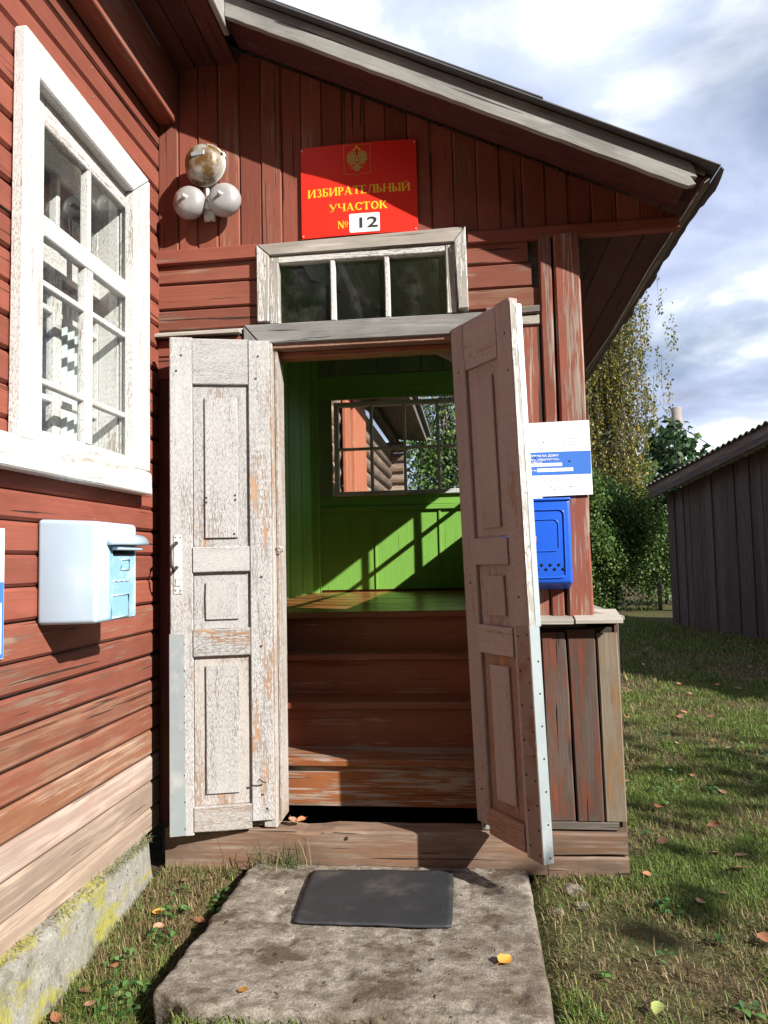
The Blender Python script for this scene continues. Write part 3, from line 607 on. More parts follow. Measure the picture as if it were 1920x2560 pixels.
prism(rf, 'roofing_felt', [rp3(-1.6, .132, BY-.022), rp3(.345, .132, BY-.022), rp3(.345, .141, BY-.022), rp3(-1.6, .141, BY-.022)], (0, 3.8, 0), M['felt'], (0, 1, 0), .002)
# sheathing boards running back under the felt: soffit red with shade in its colour outside
xs_ = np.arange(-1.55, .98, .128)
for i, xa in enumerate(xs_):
    xb = min(xa+.124, .995)
    ya = BY+.05 if xb < .52 else BY+.05
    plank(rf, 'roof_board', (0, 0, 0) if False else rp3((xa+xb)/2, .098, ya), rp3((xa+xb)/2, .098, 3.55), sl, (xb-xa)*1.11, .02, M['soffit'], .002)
# verge soffit planks up the slope, between barge and gable
for k, (ya, yb) in enumerate(((BY+.028, -.125), (-.122, -.036))):
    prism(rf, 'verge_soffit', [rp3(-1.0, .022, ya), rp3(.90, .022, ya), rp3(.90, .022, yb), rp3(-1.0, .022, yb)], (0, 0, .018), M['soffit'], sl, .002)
plank(rf, 'eave_strip', (.975, BY+.03, zl(.975)+.070), (.975, 3.55, zl(.975)+.070), (0, 0, 1), .03, .022, M['greyd'], .003)
# torn felt scallops along the eave
V = []; F = []; ys_ = np.arange(BY-.03, 3.56, .045); zt = zl(1.01)+.112
for y in ys_:
    q = .010*mnoise.noise(Vector((y*9, 3, 0)))+(.010 if mnoise.noise(Vector((y*3.1, 8, 0))) > .1 else 0); V += [(1.012, y, zt), (1.024+q*.5, y, zt-.016-q)]
F = [(2*i, 2*i+1, 2*i+3, 2*i+2) for i in range(len(ys_)-1)]
o = mk('felt_edge', rf, V, F, M['felt']); md = o.modifiers.new('solid', 'SOLIDIFY'); md.thickness = .004
tube(rf, 'electric_cable', [(.96, -.18, zl(.96)+.05), (.95, .6, zl(.95)+.045), (.96, 1.6, zl(.96)+.04), (.95, 2.6, zl(.95)+.05), (.96, 3.4, zl(.96)+.05)], .003, M['pipe'], 6)

# ---- porch interior
inn = part('interior', porch, (-.4, 1.6, 1.03), 'green painted porch interior')
FZ = 1.03; XR = .468; YB = 3.30
fy = .735
while fy < YB:
    f2 = min(fy+.118, YB+.03); bx(inn, 'floor_board', -1.40, XR, fy, f2-.004, FZ-.03, FZ, M['floor'], 'x', .002, rnd=rp); fy = f2
# steps: nosing y, top z
st = [(.15, .404), (.35, .62), (.55, .826), (.72, FZ)]
for k, (sy, szv) in enumerate(st):
    nb = st[k+1][0]+.04 if k < 3 else .78
    if k < 3: bx(inn, 'tread', -1.0, .10, sy, nb, szv-.034, szv, M['stepw' if k == 0 else 'step'], 'x', .006, rnd=rp)
    else: bx(inn, 'tread', -1.0, .10, sy, .734, szv-.036, szv, M['step'], 'x', .006, rnd=rp)
    zb0 = .188 if k == 0 else st[k-1][1]-.002
    bx(inn, 'riser', -1.0, .10, sy+.03, sy+.05, zb0, szv-.036, M['stepw' if k == 0 else 'step'], 'x', .002, rnd=rp)
bx(inn, 'stringer', -1.04, -1.002, .10, .78, .03, 1.0, M['step'], 'z', .003); bx(inn, 'stringer', .102, .14, .10, .78, .03, 1.0, M['step'], 'z', .003)
mk('crawl_space', inn, [(-1.38, .08, .03), (.45, .08, .03), (.45, 3.3, .03), (-1.38, 3.3, .03), (-1.38, 3.3, 1.0), (.45, 3.3, 1.0)], [(0, 1, 2, 3), (3, 2, 5, 4)], M['soil'])
# left wall (vertical green boards), posts
for k, ya in enumerate(np.arange(.03, YB-.05, .21)): bx(inn, 'wall_board', -1.405+(.006 if k % 2 else 0), -1.385+(.006 if k % 2 else 0), ya+.02, ya+.225, FZ-.6, 3.7, M['green'], 'z', .004, rnd=rp)
bx(inn, 'corner_post', -1.385, -1.33, YB-.09, YB-.005, FZ, 3.7, M['green'], 'z', .004)
# back wall
wx0, wx1, wz0, wz1 = -1.17, .36, 1.922, 2.723
for (x0, x1, z0, z1, nm) in ((-1.39, XR, FZ+.02, 1.745, 'wainscot_panel'),):
    for a, b in ((-1.388, -.832), (-.828, -.26), (-.256, XR)): bx(inn, nm, a, b, YB-.006, YB+.01, z0, z1, M['green'], 'z', .002)
bx(inn, 'batten', -.842, -.824, YB-.018, YB-.0065, FZ+.02, 1.74, M['green'], 'z', .002); bx(inn, 'batten', -.27, -.252, YB-.018, YB-.0065, FZ+.02, 1.74, M['green'], 'z', .002); bx(inn, 'batten', -1.388, -1.365, YB-.018, YB-.0065, FZ+.02, 1.74, M['green'], 'z', .002)
bx(inn, 'dado_rail', -1.388, XR, YB-.035, YB-.0, 1.746, 1.79, M['green'], 'x', .004); bx(inn, 'wall_board', -1.388, XR, YB-.008, YB+.012, 1.792, 1.895, M['green'], 'x', .003)
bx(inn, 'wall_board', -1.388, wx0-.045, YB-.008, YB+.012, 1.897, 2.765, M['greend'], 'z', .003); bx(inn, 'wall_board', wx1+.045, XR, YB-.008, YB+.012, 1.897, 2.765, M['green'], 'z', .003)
bx(inn, 'wall_board', -1.388, XR, YB-.008, YB+.012, 2.768, 2.985, M['green'], 'x', .003)
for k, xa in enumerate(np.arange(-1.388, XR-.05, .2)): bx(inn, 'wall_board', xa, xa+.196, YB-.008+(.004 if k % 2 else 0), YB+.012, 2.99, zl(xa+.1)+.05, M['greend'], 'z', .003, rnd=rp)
def panedwin(par, O, U, w, h, cols, rows, mt, nrm, fr=.04, gb=.026):
    """framed grid of panes: origin O (lower corner), U along width"""
    O = Vector(O); U = Vector(U); Z = Vector((0, 0, 1)); nv = Vector(nrm)
    def b(name, s0, s1, z0, z1, t, vert): 
        if vert: plank(par, name, O+U*(s0+s1)/2+Z*z0, O+U*(s0+s1)/2+Z*z1, U, s1-s0, t, M[mt], .004)
        else: plank(par, name, O+U*s0+Z*(z0+z1)/2, O+U*s1+Z*(z0+z1)/2, Z, z1-z0, t, M[mt], .004)
    b('frame', -fr, 0, -fr, h+fr, .06, True); b('frame', w, w+fr, -fr, h+fr, .06, True); b('frame', .0005, w-.0005, -fr, 0, .06, False); b('frame', .0005, w-.0005, h, h+fr, .06, False)
    for i in range(1, cols): b('glazing_bar', w*i/cols-gb/2, w*i/cols+gb/2, .0005, h-.0005, .036, True)
    for i in range(cols):
        s0, s1 = w*i/cols+(gb/2 if i else 0), w*(i+1)/cols-(gb/2 if i < cols-1 else 0)
        for j in range(1, rows): b('glazing_bar', s0+.0005, s1-.0005, h*j/rows-gb/2, h*j/rows+gb/2, .032, False)
        for j in range(rows):
            z0, z1 = h*j/rows+(gb/2 if j else 0), h*(j+1)/rows-(gb/2 if j < rows-1 else 0)
            pane(par, [O+U*s0+Z*z0, O+U*s1+Z*z0, O+U*s1+Z*z1, O+U*s0+Z*z1])
bw = part('back_window', porch, (-.4, YB, 1.92), 'back window of small square panes in white frame')
panedwin(bw, (wx0+.02, YB-.012, wz0), (1, 0, 0), 1.49, .77, 5, 2, 'white', (0, -1, 0))
# right wall with its long window (sun enters here)
sw = part('side_window', porch, (XR, 1.5, 1.87), 'long side window of the porch')
panedwin(sw, (XR+.015, .16, 1.885), (0, 1, 0), 2.826, .87, 9, 3, 'white', (1, 0, 0), .04, .032)
for (y0, y1, z0, z1) in ((.05, YB, .9, 1.843), (.05, .114, 1.845, 2.93), (3.030, YB, 1.845, 2.93), (.116, 3.028, 2.797, 2.95)): bx(inn, 'wall_panel', XR-.008, XR+.012, y0, y1, z0, z1, M['green'], 'y', .002)
for zq in np.arange(1.06, 1.80, .108): bx(porch, 'siding_board', XR+.0125, .505, .102, YB, zq, zq+.104, M['red'], 'y', .006, rnd=rp)
# back wall outside sheathing and inner front wall
bx(inn, 'wall_panel', -1.38, -.92, .034, .044, FZ-.9, 3.68, M['green'], 'z', .001); bx(inn, 'wall_panel', .075, XR-.01, .034, .044, FZ-.9, 2.96, M['green'], 'z', .001); bx(inn, 'wall_panel', -.918, .07, .034, .044, 2.73, 3.08, M['green'], 'x', .001)
bx(porch, 'back_wall', -1.40, .5, YB+.014, YB+.04, .05, 1.86, M['red'], 'x', .002); bx(porch, 'back_wall', -1.40, .5, YB+.014, YB+.04, 2.77, 3.0, M['red'], 'x', .002); prism(porch, 'back_wall', [(-1.4, YB+.014, 3.002), (.5, YB+.014, 3.002), (.5, YB+.014, zl(.5)+.07), (-1.4, YB+.014, zl(-1.4)+.07)], (0, .026, 0), M['red'], (1, 0, 0), 0)
# sloping ceiling of green boards running back
for xa in np.arange(-1.39, .40, .131):
    xm = xa+.064; plank(inn, 'ceiling_board', rp3(xm, .055, .04), rp3(xm, .055, YB), sl, .142, .016, M['ceil'], .003, rnd=rp)
plank(inn, 'roof_strut', (-.16, .35, 2.35), (.40, .35, 2.03), (0, 0, 1), .05, .04, M['doorp'], .004)

# ------------------------------------------------------------------ concrete slab and mat
def slab():
    nx, ny = 116, 96; x0, x1, y0, y1 = -.965, .195, -1.075, -.062; V = []; F = []
    for j in range(ny+1):
        for i in range(nx+1):
            a, b = i/nx, j/ny
            xl = x0 + .02*mnoise.noise(Vector((1, b*6, 0))) + .012*mnoise.noise(Vector((4, b*19, 0))) - .02*(1-b); xr = x1 + .008*mnoise.noise(Vector((9, b*8, 0))); yl = y0 + .016*mnoise.noise(Vector((a*8, 5, 0))) + .008*mnoise.noise(Vector((a*25, 5, 0))) + (.07*max(0, .12-a)/.12)
            x = xl+(xr-xl)*a; y = yl+(y1-yl)*b
            e = min(a*1.16, (1-a)*1.16, b*.97)
            p = Vector((x*6, y*6, 2)); z = .026 + .0035*mnoise.fractal(p, 1, 2, 6) + .0016*mnoise.noise(Vector((x*40, y*40, 0)))
            q = mnoise.noise(Vector((x*13, y*11, 8)))
            if q > .34: z -= (q-.34)*.03
            z -= .014*max(0, 1-e/.014)**1.5
            V.append((x, y, z))
    n = nx+1
    for j in range(ny):
        for i in range(nx): F.append((j*n+i, j*n+i+1, (j+1)*n+i+1, (j+1)*n+i))
    # sides
    ring = [(i, 0) for i in range(nx+1)]+[(nx, j) for j in range(1, ny+1)]+[(i, ny) for i in range(nx-1, -1, -1)]+[(0, j) for j in range(ny-1, 0, -1)]
    top = [j*n+i for i, j in ring]; lows = []
    for lev, (dz, ins) in enumerate(((-.03, .0), (-.075, .006), (-.16, .015))):
        row = []
        for k in top:
            v = Vector(V[k]); c = Vector((-.39, -.55, v.z)); w = (c-v); w.z = 0; w.normalize(); nn = .008*mnoise.noise(Vector((v.x*14, v.y*14, lev*3)))
            row.append(len(V)); V.append((v.x+w.x*(ins+nn), v.y+w.y*(ins+nn), v.z+dz))
        lows.append(row)
    prev = top
    for row in lows:
        for k in range(len(top)): k2 = (k+1) % len(top); F.append((prev[k], row[k], row[k2], prev[k2]))
        prev = row
    o = mk('concrete_slab', None, V, F, M['slab'], Matrix.Translation((-.39, -.55, -.1)), True)
    tag(o, 'pitted stained concrete slab serving as step before the doorway', 'slab')
slab()
def rubbermat():
    c = [Vector((-.688, -.148)), Vector((-.105, -.112)), Vector((-.100, -.578)), Vector((-.665, -.585))]; V = []; F = []; n = 26
    for j in range(n+1):
        for i in range(n+1):
            a, b = i/n, j/n
            rr = .10
            # rounded corners in parameter space
            aa, bb = a*2-1, b*2-1; k = 1-.025*(aa*aa*bb*bb)**3
            a2, b2 = (aa*k+1)/2, (bb*k+1)/2
            p = c[0].lerp(c[1], a2).lerp(c[3].lerp(c[2], a2), b2)
            V.append((p.x, p.y,   .038+.003*mnoise.noise(Vector((p.x*6, p.y*6, 4)))+.002*mnoise.noise(Vector((p.x*21, p.y*21, 4)))))
    m = n+1; F = [(j*m+i, (j+1)*m+i, (j+1)*m+i+1, j*m+i+1) for j in range(n) for i in range(n)]
    o = mk('rubber_mat', None, V, F, M['black'], Matrix.Translation((-.39, -.36, .035)), True); md = o.modifiers.new('solid', 'SOLIDIFY'); md.thickness = .006; md.offset = -1
    tag(o, 'black rubber doormat lying on the concrete slab', 'doormat')
rubbermat()

# ------------------------------------------------------------------ alarm bell
bell = root('alarm_bell', 'grey electric alarm bell with two round gongs and a rust stained motor housing', 'bell', (-1.14, -.04, 2.98))
def arcprof(r, d, n=10, lip=True):
    p = [(0, r*.94), (.006, r)] if lip else [(0, r)]
    for i in range(1, n+1): q = math.pi/2*i/n; p.append((.006+d*math.sin(q), r*math.cos(q)**.8 if i < n else .001))
    return p
bx(bell, 'bracket', -1.165, -1.115, -.055, -.036, 2.87, 3.19, M['pipe'], 'z', .004)
mh = lathe(bell, 'motor_housing', (-1.145, -.058, 3.112), (-.05, -1, -.06), [(0, .085), (.02, .088), (.022, .093), (.036, .093), (.038, .087)]+[(.038+.058*math.sin(q), .087*math.cos(q)**.62+.0005) for q in np.linspace(.1, math.pi/2-.001, 11)], M['bellr'], 40)
lathe(mh, 'clamp_ring', (-1.145, -.080, 3.112), (-.05, -1, -.06), [(0, .091), (0, .0965), (.008, .0965), (.008, .091)], M['pipe'], 40)
tube(mh, 'clamp_lug', [(-1.062, -.075, 3.15), (-1.062, -.098, 3.15)], .013, M['pipe'], 12); tube(mh, 'clamp_screw', [(-1.062, -.0985, 3.15), (-1.062, -.103, 3.15)], .006, M['iron'], 8)
prism(mh, 'nameplate', [(-1.185, -.158, 3.118), (-1.125, -.158, 3.123), (-1.125, -.158, 3.141), (-1.185, -.158, 3.136)], (0, .012, 0), M['galv'], (1, 0, 0), .001)
for cx, cz in ((-1.222, 2.945), (-1.058, 2.945)):
    g = lathe(bell, 'gong', (cx, -.062, cz), (-.04, -1, .04), [(0, .066), (.0, .0745)]+[(.012+.052*math.sin(q), .075*math.cos(q)**.55+.0005) for q in np.linspace(0.02, math.pi/2-.001, 12)], M['bell'], 40)
    tube(g, 'stud', [(cx-.004, -.115, cz+.004), (cx-.006, -.142, cz+.006)], [.009, .008], M['pipe'], 10); lathe(g, 'washer', (cx-.004, -.122, cz+.004), (0, -1, 0), [(0, .016), (.004, .015)], M['bell'], 16)
    tube(bell, 'post', [(cx, -.034, cz), (cx, -.07, cz)], .012, M['pipe'], 10)
tube(bell, 'clapper_rod', [(-1.142, -.07, 3.02), (-1.14, -.07, 2.94)], .009, M['pipe'], 10); tube(bell, 'clapper', [(-1.14, -.07, 2.945), (-1.14, -.07, 2.915)], .016, M['pipe'], 12)
tube(bell, 'mount_lug', [(-1.135, -.036, 2.885), (-1.135, -.05, 2.885)], .016, M['iron'], 12)

# ------------------------------------------------------------------ polling station sign
sign = root('polling_station_sign', 'red metal sign with yellow Cyrillic lettering and gold eagle crest', 'sign', (-.455, -.026, 2.760))
SX0, SX1, SZ0, SZ1, SY = -.716, -.188, 2.760, 3.184, -.026
def sy(u): return SY-.010*math.sin(u*math.pi)
V = []; F = []
for i in range(13):
    u = i/12
    for y in (sy(u), sy(u)+.0035):
        for z in (SZ0, SZ1): V.append((SX0+(SX1-SX0)*u, y, z))
for i in range(12):
    b = i*4; c = b+4; F += [(b, c, c+1, b+1), (b+2, b+3, c+3, c+2), (b, b+2, c+2, c), (b+1, c+1, c+3, b+3)]
F += [(0, 1, 3, 2), (48, 50, 51, 49)]
fixn(mk('plate', sign, V, F, M['redsign']))
def SP(u, v, k=0): return Vector((SX0+(SX1-SX0)*u, sy(u)-.0006-k, SZ1-(SZ1-SZ0)*v))
TK, tn = .20, .075
def G(ch):
    """strokes of a bold serif capital: ('q', 4 pts) in a unit-height box"""
    L = []
    def q(*p): L.append(p)
    def bar(x0, y0, x1, y1, t):
        dx, dy = x1-x0, y1-y0; l = math.hypot(dx, dy); nx, ny = -dy/l*t/2, dx/l*t/2; q((x0+nx, y0+ny), (x0-nx, y0-ny), (x1-nx, y1-ny), (x1+nx, y1+ny))
    def stem(x, y0=0, y1=1, s=(1, 1), t=TK):
        bar(x, y0, x, y1, t)
        for on, y in ((s[0], y0+.025), (s[1], y1-.025)):
            if on: bar(x-t/2-.07, y, x+t/2+.07, y, .05)
    def h(x0, x1, y, t=tn): bar(x0, y, x1, y, t)
    def arc(cx, cy, rx, ry, a0, a1, t, n=12, thin=.5):
        pr = None
        for i in range(n+1):
            a = R(a0+(a1-a0)*i/n); w = t*(thin+(1-thin)*abs(math.cos(a))); o = (cx+rx*math.cos(a), cy+ry*math.sin(a)); ii = (cx+(rx-w)*math.cos(a), cy+(ry-w)*math.sin(a))
            if pr: q(pr[0], pr[1], ii, o)
            pr = (o, ii)
    w = .9
    if ch in 'ИЙ':
        stem(.16); stem(.78); bar(.24, .1, .70, .9, tn*1.2); w = .98
        if ch == 'Й': arc(.47, 1.24, .2, .15, 190, 350, .09)
    elif ch == 'З': arc(.30, .74, .26, .26, -90, 150, .17); arc(.30, .27, .31, .28, -150, 90, .19); w = .68
    elif ch == 'Б': stem(.16); h(.1, .62, .96); bar(.62, .78, .62, 1, .05); arc(.34, .29, .32, .29, -90, 90, .18); h(.1, .36, .035); h(.16, .36, .545); w = .74
    elif ch == 'Р': stem(.16); arc(.34, .72, .30, .28, -90, 90, .18); h(.1, .36, .965); h(.16, .36, .475); w = .70
    elif ch == 'А': bar(.12, .02, .42, .96, tn); bar(.42, .98, .72, .02, TK); h(.22, .62, .32); h(0, .24, .025, .05); h(.56, .92, .025, .05); w = .94
    elif ch == 'Т': stem(.42, s=(1, 0)); h(.04, .80, .96); bar(.06, .74, .06, 1, .06); bar(.78, .74, .78, 1, .06); w = .86
    elif ch == 'Е': stem(.16); h(.1, .62, .96); h(.1, .66, .035); h(.16, .46, .51); bar(.62, .76, .62, 1, .05); bar(.66, 0, .66, .24, .05); w = .76
    elif ch == 'Л': bar(.16, .06, .32, .98, tn); stem(.74); h(.24, .80, .965); arc(.09, .1, .09, .1, 150, 360, .08); w = .94
    elif ch == 'Ь': stem(.16); arc(.34, .27, .30, .27, -90, 90, .18); h(.1, .36, .035); h(.16, .36, .51); w = .72
    elif ch == 'Ы': stem(.16); arc(.34, .27, .28, .27, -90, 90, .18); h(.1, .36, .035); h(.16, .36, .51); stem(.86); w = 1.06
    elif ch == 'Н': stem(.16); stem(.78); h(.2, .74, .5); w = .96
    elif ch == 'У': bar(.10, .98, .46, .36, TK*.95); bar(.80, .98, .36, .08, tn); arc(.24, .1, .14, .1, 160, 360, .09); h(0, .28, .975, .05); h(.64, .92, .975, .05); w = .92
    elif ch == 'Ч': stem(.74); bar(.16, .96, .16, .62, TK*.9); arc(.38, .66, .31, .24, 180, 280, .15); h(.38, .74, .45); h(.0, .3, .975, .05); w = .94
    elif ch == 'С': arc(.46, .5, .42, .5, 40, 320, .20); bar(.78, .68, .78, .96, .05); w = .86
    elif ch == 'О': arc(.46, .5, .42, .5, 0, 360, .20, 20); w = .94
    elif ch == 'К': stem(.16); bar(.22, .46, .70, .94, tn); bar(.36, .60, .74, .04, TK); h(.56, .86, .975, .05); h(.62, .92, .025, .05); w = .94
    elif ch == '№':
        stem(.12, t=.08); stem(.66, t=.08); bar(.14, .95, .64, .05, TK); arc(1.02, .62, .22, .28, 0, 360, .12, 16); h(.82, 1.22, .2, .06); w = 1.3
    return L, w
def serif(parent, text, u0, u1, vb, cap, mat, name='lettering'):
    gl = [G(c) for c in text]; tw = sum(g[1] for g in gl); kx = (u1-u0)/tw; V = []; F = []; x = 0; i = 0
    for L, w in gl:
        for qd in L:
            b = len(V); i += 1
            for (a, c) in qd: V.append(SP(u0+(x+a)*kx, vb-c*cap, .00006*(i % 12)))
            F.append((b, b+1, b+2, b+3))
        x += w
    return mk(name, parent, V, F, mat)
serif(sign, 'ИЗБИРАТЕЛЬНЫЙ', .057, .945, .560, .090, M['gold']); serif(sign, 'УЧАСТОК', .245, .750, .738, .086, M['gold']); serif(sign, '№', .315, .412, .922, .080, M['gold'])
pl = []
for cx, cy, a0 in ((.665, .79, 0), (.43, .79, 90), (.43, .965, 180), (.665, .965, 270)):
    for k in range(5): a = R(a0+k*22.5); pl.append(SP(cx+.012*math.cos(a), cy-.014*math.sin(a), .0004))
prism(sign, 'number_plate', pl, (0, -.0012, 0), M['paper'], (1, 0, 0), 0)
def txt(parent, body, at, size, xd, up, mat, ext=.0004, off=0, name='lettering', align='LEFT', wid=None, label=None):
    """flat lettering from the built-in font at 'at' (baseline start)"""
    c = bpy.data.curves.new('lettering', 'FONT'); c.body = body; c.size = size; c.extrude = 0; c.offset = off; c.align_x = align
    t = bpy.data.objects.new('tmp', c); COL.objects.link(t); dg = bpy.context.evaluated_depsgraph_get(); me = bpy.data.meshes.new_from_object(t.evaluated_get(dg)); bpy.data.objects.remove(t); bpy.data.curves.remove(c)
    if wid and len(me.vertices):
        xs = [v.co.x for v in me.vertices]; k = wid/max(1e-6, max(xs)-min(xs))
        for v in me.vertices: v.co.x *= k
    me.materials.clear(); me.materials.append(mat)
    x = Vector(xd).normalized(); y = Vector(up).normalized(); z = x.cross(y); at = Vector(at)
    o = bpy.data.objects.new(name, me); COL.objects.link(o); setp(o, parent, Matrix(((x.x, y.x, z.x, at.x), (x.y, y.y, z.y, at.y), (x.z, y.z, z.z, at.z), (0, 0, 0, 1)))); return o
txt(sign, '12', SP(.468, .930, .0022), .066, (1, 0, 0), (0, 0, 1), M['ink'], off=.0011, name='number', wid=.083)
# crest: shield outline and double-headed eagle
em = part('crest', sign, SP(.494, .19), 'gold double-headed eagle in a thin shield outline')
def EP(a, b, k=0): return SP(.494+a*.115, .19+b*.17, .0003+k)
ol = [(-1, -1), (1, -1), (1, .78), (.9, .9), (.2, .9), (0, 1.03), (-.2, .9), (-.9, .9), (-1, .78)]
V = []; F = []
for i, (a, b) in enumerate(ol):
    V += [EP(a, b), EP(a*.965, b*.972)]
n = len(ol); F = [(2*i, 2*i+1, (2*i+3) % (2*n), (2*i+2) % (2*n)) for i in range(n)]
mk('shield_outline', em, V, F, M['golddark'])
def poly(name, pts, mat, k): return mk(name, em, [EP(a, b, k) for a, b in pts], [tuple(range(len(pts)))], mat)
poly('body', [(-.16, -.28), (.16, -.28), (.22, .1), (.12, .38), (-.12, .38), (-.22, .1)], M['golddark'], .0002)
for s in (-1, 1):
    for i, (x1, y1) in enumerate(((.40, -.62), (.58, -.58), (.70, -.45), (.76, -.28), (.74, -.08), (.64, .10), (.50, .24))):
        poly('feather', [(s*.12, -.22+i*.05), (s*(x1-.06), y1-.02), (s*(x1+.04), y1+.05), (s*x1, y1+.14), (s*.12, -.12+i*.05)], M['golddark'], .0003+.00008*i)
    poly('head', [(s*.06, -.26), (s*.10, -.50), (s*.20, -.58), (s*.30, -.54), (s*.40, -.46), (s*.28, -.45), (s*.20, -.40), (s*.20, -.26)], M['golddark'], .0011)
    poly('crown', [(s*.12, -.62), (s*.10, -.74), (s*.17, -.70), (s*.21, -.78), (s*.25, -.70), (s*.31, -.72), (s*.28, -.61)], M['gold'], .0012)
    poly('claw', [(s*.10, .30), (s*.34, .46), (s*.42, .44), (s*.46, .52), (s*.36, .56), (s*.28, .54), (s*.10, .42)], M['golddark'], .0013)
    poly('tail_feather', [(s*.0, .36), (s*.12, .40), (s*.22, .66), (s*.12, .70), (s*.04, .74), (s*.0, .74)], M['golddark'], .0012)
poly('crown', [(-.10, -.74), (-.13, -.90), (-.05, -.84), (0, -.95), (.05, -.84), (.13, -.90), (.10, -.74)], M['gold'], .0014)
poly('breast_shield', [(-.13, -.12), (.13, -.12), (.13, .12), (0, .22), (-.13, .12)], M['emblemred'], .0016); poly('rider', [(-.05, .10), (-.07, -.02), (0, -.09), (.06, -.02), (.03, .10)], M['paper'], .0018)
nails(sign, [SP(u, v) for u, v in ((.015, .03), (.985, .03), (.015, .975), (.98, .975))], (0, -1, 0), .004, M['pipe'], 'screw_head')

# ------------------------------------------------------------------ postal notice (right) and poster (left)
nb = root('postal_notice', 'white postal notice board with a blue band beside the open door', 'notice', (.33, -.05, 1.556))
NX0, NX1, NY = .085, .517, -.050
plank(nb, 'sheet', ((NX0+NX1)/2, NY, 1.556), ((NX0+NX1)/2-.004, NY, 1.871), (1, 0, 0), NX1-NX0, .004, M['paper'], .0008, 1, 0)
NF = NY-.0026
def strip(x0, x1, z0, z1, m, k=0, name='printed_band'): return mk(name, nb, [(x0, NF-k, z0), (x1, NF-k, z0), (x1, NF-k, z1), (x0, NF-k, z1)], [(0, 1, 2, 3)], M[m])
strip(NX0+.001, NX1-.003, 1.646, 1.744, 'blueband'); strip(.12, .395, 1.683, 1.697, 'paper', .0006, 'number_box'); strip(.29, .440, 1.660, 1.675, 'paper', .0006, 'number_box')
def nt_(s, x, z, h, m, w=None, off=0): txt(nb, s, (x, NF-.0012, z), h, (1, 0, 0), (0, 0, 1), M[m], off=off, wid=w)
nt_('УСЛУГИ ПОЧТОВОЙ СВЯЗИ НА ДОМУ', .110, 1.724, .0125, 'paper', .272, .0003); nt_('Чтобы оставить заявку, обратитесь:', .110, 1.709, .0115, 'paper', .272, .0002)
nt_('в отделение почтовой связи', .110, 1.699, .0095, 'paper', .20, .0002); nt_('8 800 100 00 00', .23, 1.686, .010, 'inkg', .095); nt_('сайте:', .245, 1.664, .010, 'paper', .042, .0002); nt_('www pochta', .298, 1.664, .009, 'inkg', .085)
for k, s in enumerate(('Отделение  почтовой  связи  осуществляет', 'почтовой связи приём на дому и доставку', 'оказании посылок, способы переводов', 'на дому')):
    nt_(s, .125, 1.797-k*.0125, .0095, 'inkg', .352 if k < 3 else .05)
for k, s in enumerate(('Подробная информация об услугах по телефону', 'бесплатно  8 800 100 00 00', 'или на сайте', 'Режим работы отделения уточняйте', 'у оператора  доставка пенсий и писем')):
    nt_(s, .125, 1.632-k*.0125, .0085, 'inkg', .35 if k in (0, 3, 4) else .26 if k == 1 else .10)
nails(nb, [(.427, NF, 1.703), (.285, NF, 1.722)], (0, -1, 0), .004)
po = root('wall_poster', 'white and blue poster fixed to the red house wall beside the pale postbox', 'poster', (XL+.01, -1.3, 1.03))
plank(po, 'sheet', (XL+.008, -1.50, 1.228), (XL+.008, -1.140, 1.228), (0, 0, 1), .388, .004, M['paper'], .0008, 1, 0)
for (y0, y1, z0, z1) in ((-1.498, -1.1415, 1.036, 1.262),): mk('printed_band', po, [(XL+.0106, y0, z0), (XL+.0106, y1, z0), (XL+.0106, y1, z1), (XL+.0106, y0, z1)], [(0, 1, 2, 3)], M['blueband'])
mk('text_box', po, [(XL+.0112, -1.49, 1.05), (XL+.0112, -1.152, 1.05), (XL+.0112, -1.152, 1.20), (XL+.0112, -1.49, 1.20)], [(0, 1, 2, 3)], M['paper'])

# ------------------------------------------------------------------ blue letterbox
def rbox(parent, name, c, s, mat, r=.012, seg=3, top=None, tilt=0):
    bm = bmesh.new(); bmesh.ops.create_cube(bm, size=1)
    for v in bm.verts: v.co = Vector((v.co.x*s[0], v.co.y*s[1], v.co.z*s[2]))
    if top:
        for v in bm.verts: top(v)
    bmesh.ops.bevel(bm, geom=bm.edges[:], offset=r, segments=seg, affect='EDGES', profile=.5)
    V = [v.co+Vector(c) for v in bm.verts]; bm.verts.index_update(); F = [[v.index for v in q.verts] for q in bm.faces]; bm.free()
    o = mk(name, parent, V, F, mat, Matrix.Translation(c), True); return o
bb = root('blue_letterbox', 'bright blue metal letterbox with round air holes below the postal notice', 'letterbox', (.27, -.06, 1.17))
def bt(v):
    if v.co.z < 0 and v.co.y > 0: v.co.z -= .03
rbox(bb, 'body', (.268, -.078, 1.365), (.292, .075, .345), M['bluebox'], .014, 4, bt)
rbox(bb, 'lid', (.268, -.080, 1.538), (.296, .083, .012), M['bluebox'], .005, 2)
def rim(z0, z1, x0, x1, y, r=.004, name='pressed_rib'):
    p = []
    for cx, cz, a0 in ((x1-.02, z1-.02, 0), (x0+.02, z1-.02, 90), (x0+.02, z0+.02, 180), (x1-.02, z0+.02, 270)):
        for k in range(5): a = R(a0+22.5*k); p.append((cx+.02*math.cos(a), y, cz+.02*math.sin(a)))
    p.append(p[0]); p.append(p[1]); return tube(bb, name, p, r, M['bluebox'], 6)
rim(1.215, 1.495, .150, .386, -.1165); rim(1.325, 1.455, .178, .362, -.1160, .003)
for r_, zc in ((0, 1.268), (1, 1.250)):
    for k in range(6):
        xc = .376-k*.0345-(.0 if r_ else .017)
        lathe(bb, 'air_hole', (xc, -.1168, zc), (0, -1, 0), [(0, .0062), (.0006, .006)], M['hole'], 12)
rbox(bb, 'keyhole_plate', (.262, -.119, 1.372), (.02, .003, .03), M['galvr'], .001, 1)
